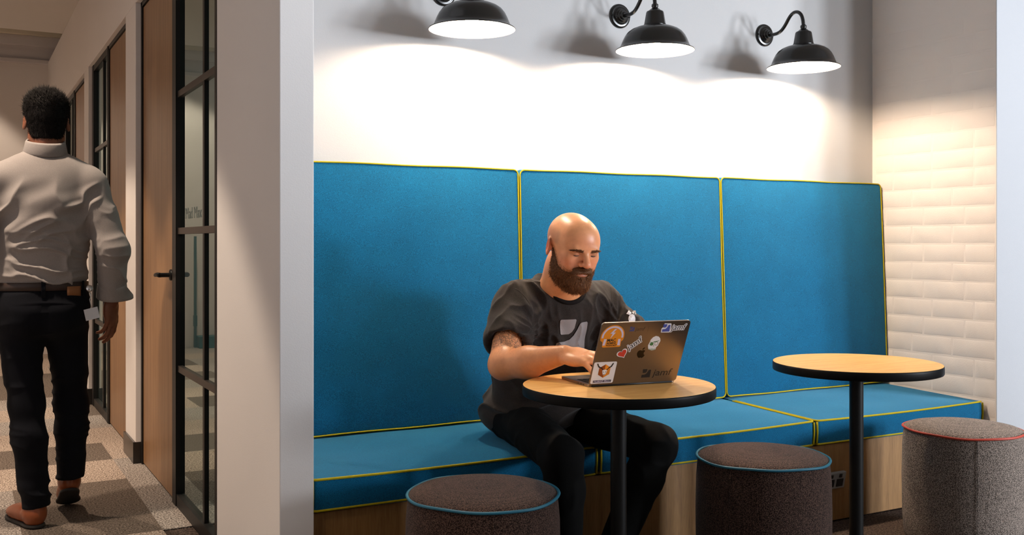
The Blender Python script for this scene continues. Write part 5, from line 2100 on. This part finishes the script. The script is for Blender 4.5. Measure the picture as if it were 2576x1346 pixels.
    # turned-up cuff ends
    for E, W in ((ER, WR), (EL, WL)):
        cu = E + (W - E) * 0.86
        dv = Vector((W - E)).normalized()
        rotm = dv.to_track_quat('Z', 'Y').to_matrix()
        m_ = MB().lathe([(0.050, -0.052), (0.0595, -0.046), (0.0610, -0.030), (0.0625, 0.0), (0.0630, 0.012), (0.0600, 0.014), (0.052, 0.0), (0.050, -0.03)], tuple(cu), 36, mat=rotm)
        m_.v = [tuple(Vector(p) + (Vector((0.030, -0.004, -0.006)) * max(0, (Vector(p) - Vector(cu)).x / 0.07) ** 2 if (Vector(p) - Vector(cu)).dot(dv) > -0.02 else Vector((0, 0, 0)))) for p in m_.v]
        m_.build('cuff', M['shirt_grey'], root)
    # ---- jeans
    HRp, HLp = V3(0.395, 4.625, 0.90), V3(0.215, 4.625, 0.90)
    KR, KL = V3(0.428, 4.725, 0.490), V3(0.243, 4.615, 0.505)
    AR, AL = V3(0.420, 4.690, 0.165), V3(0.282, 4.600, 0.080)
    F = Field(axis((0.05, 0.58, 0.005)), axis((4.42, 4.86, 0.005)), axis((0.0, 1.04, 0.005)))
    U(F, ellip((0.306, 4.622, 0.955), (0.176, 0.124, 0.10)), 0.0)
    U(F, ellip((0.365, 4.580, 0.880), (0.095, 0.095, 0.10)), 0.05)
    U(F, ellip((0.245, 4.580, 0.880), (0.095, 0.095, 0.10)), 0.05)
    for h, k_, a in ((HRp, KR, AR), (HLp, KL, AL)):
        U(F, rcone(h, k_, 0.092, 0.064), 0.045)
        m1 = k_ + (a - k_) * 0.32 + (0, -0.012, 0)
        U(F, rcone(k_, m1, 0.064, 0.064), 0.03)
        U(F, rcone(m1, a, 0.064, 0.054), 0.03)
    S_(F, ellip((0.306, 4.62, 2.02), (5, 5, 1.0)), 0.003)
    for a, k_ in ((AR, KR), (AL, KL)):
        dv = (a - k_) / np.linalg.norm(a - k_)
        S_(F, halfcyl(a - dv * 0.004, dv, 0.09, 0.12), 0.003)
    co, q = surface_nets(F)
    co = relax(co, q, 2)
    nn = vnormals(co, q)
    wv = vnoise(co * 7, 2)
    f1 = ridge(np.stack([co[:, 0] * 6, co[:, 1] * 6, co[:, 2] * 22 + 2 * wv], 1), 7)
    kn = np.exp(-((co[:, 2] - 0.50) / 0.10) ** 2) + np.exp(-((co[:, 2] - 0.13) / 0.10) ** 2) + 0.35
    co = co + nn * (0.010 * (f1 ** 2 - 0.35) * kn)[:, None]
    je = np_mesh('jeans', co, q, M['jeans'], root)
    je['label'] = 'dark navy jeans'
    # back pockets
    bvj = None
    from mathutils.bvhtree import BVHTree
    bvj = BVHTree.FromPolygons([tuple(p) for p in co], [tuple(int(i) for i in f) for f in q])
    for px_ in (0.235, 0.378):
        pts = [(-0.062, 0.06), (0.062, 0.06), (0.062, -0.05), (0.0, -0.085), (-0.062, -0.05)]
        bm = bmesh.new()
        g = {}
        nx, nz = 10, 10
        for i in range(nx + 1):
            for j in range(nz + 1):
                x = -0.060 + 0.12 * i / nx
                zt, zb = 0.055, -0.055 - 0.03 * (1 - abs(x) / 0.06)
                z = zb + (zt - zb) * j / nz
                h = bvj.ray_cast(Vector((px_ + x, 4.2, 0.87 + z)), Vector((0, 1, 0)))
                p = h[0] if h[0] is not None else Vector((px_ + x, 4.5, 0.87 + z))
                g[i, j] = bm.verts.new(p + Vector((0, -0.0025 if 0 < i < nx and 0 < j < nz else 0.0005, 0)) - Vector(root.location))
        for i in range(nx):
            for j in range(nz):
                bm.faces.new((g[i, j], g[i + 1, j], g[i + 1, j + 1], g[i, j + 1])).smooth = True
        me = bpy.data.meshes.new('back_pocket')
        bm.to_mesh(me)
        bm.free()
        me.materials.append(M['jeans'])
        po = bpy.data.objects.new('back_pocket', me)
        C.objects.link(po)
        po.parent = root
    # belt, patch
    belt = MB()
    n = 64
    V_, F_ = [], []
    for zz, ex in ((0.982, 0.0), (0.984, 0.004), (1.014, 0.004), (1.016, 0.0)):
        for k in range(n):
            a = 2 * PI * k / n
            V_.append((0.306 + (0.1755 + ex) * math.cos(a), 4.622 + (0.1245 + ex) * math.sin(a), zz))
    for j in range(3):
        for k in range(n):
            F_.append((j * n + k, j * n + (k + 1) % n, (j + 1) * n + (k + 1) % n, (j + 1) * n + k))
    belt.add(V_, F_, smooth=True).build('belt', M['belt'], root)
    for (a0, a1, mt_, z0_, z1_, nm) in ((-62, -40, 'tan_leather', 0.955, 0.998, 'leather_patch'), (-94, -89, 'jeans', 0.955, 1.02, 'belt_loop'), (-36, -32, 'jeans', 0.955, 1.02, 'belt_loop')):
        m_ = MB()
        pts = []
        for k in range(7):
            a = R(a0 + (a1 - a0) * k / 6)
            pts.append((0.306 + 0.1820 * math.cos(a), 4.622 + 0.1310 * math.sin(a)))
        m_.add([(p[0], p[1], z0_) for p in pts] + [(p[0], p[1], z1_) for p in pts], [(k, k + 1, 8 + k, 7 + k) for k in range(6)], smooth=True)
        ob = m_.build(nm, M[mt_], root)
        so = ob.modifiers.new('thick', 'SOLIDIFY')
        so.thickness = 0.003
        so.offset = 0
    # shoes
    shoe('shoe', (0.288, 4.556, 0.003), (-0.33, 1.0), 0.0, (M['brown_shoe'], M['sole']), root)
    shoe('shoe', (0.416, 4.655, 0.118), (0.03, 1.0), R(24), (M['brown_shoe'], M['sole']), root)
    return root


walking_man()

# badge on a reel, hanging at the walking man's hip
bd = empty('id_badge', (0.486, 4.56, 0.99), 'pale identity card on a clip hanging at the hip of the walking man', 'badge')
MB().lathe([(0.0005, 0.012), (0.012, 0.012), (0.015, 0.008), (0.015, 0.0), (0.0005, 0.0)], (0.480, 4.548, 0.985), 24, mat=Matrix.Rotation(R(70), 3, 'X')).build('reel', M['steel'], bd)
MB().tube([(0.482, 4.542, 0.972), (0.486, 4.540, 0.955), (0.481, 4.541, 0.940), (0.485, 4.540, 0.922), (0.488, 4.540, 0.905)], 0.0018, 6).build('clip', M['steel'], bd)
MB().box((-0.029, -0.0012, -0.048), (0.029, 0.0012, 0.0), mat=Matrix.Translation((0.484, 4.538, 0.904)) @ Matrix.Rotation(R(-12), 4, 'Y') @ Matrix.Rotation(R(12), 4, 'Z')).build('card', plain('badge_card', (0.80, 0.80, 0.86), 0.35), bd, bevel=0.001)
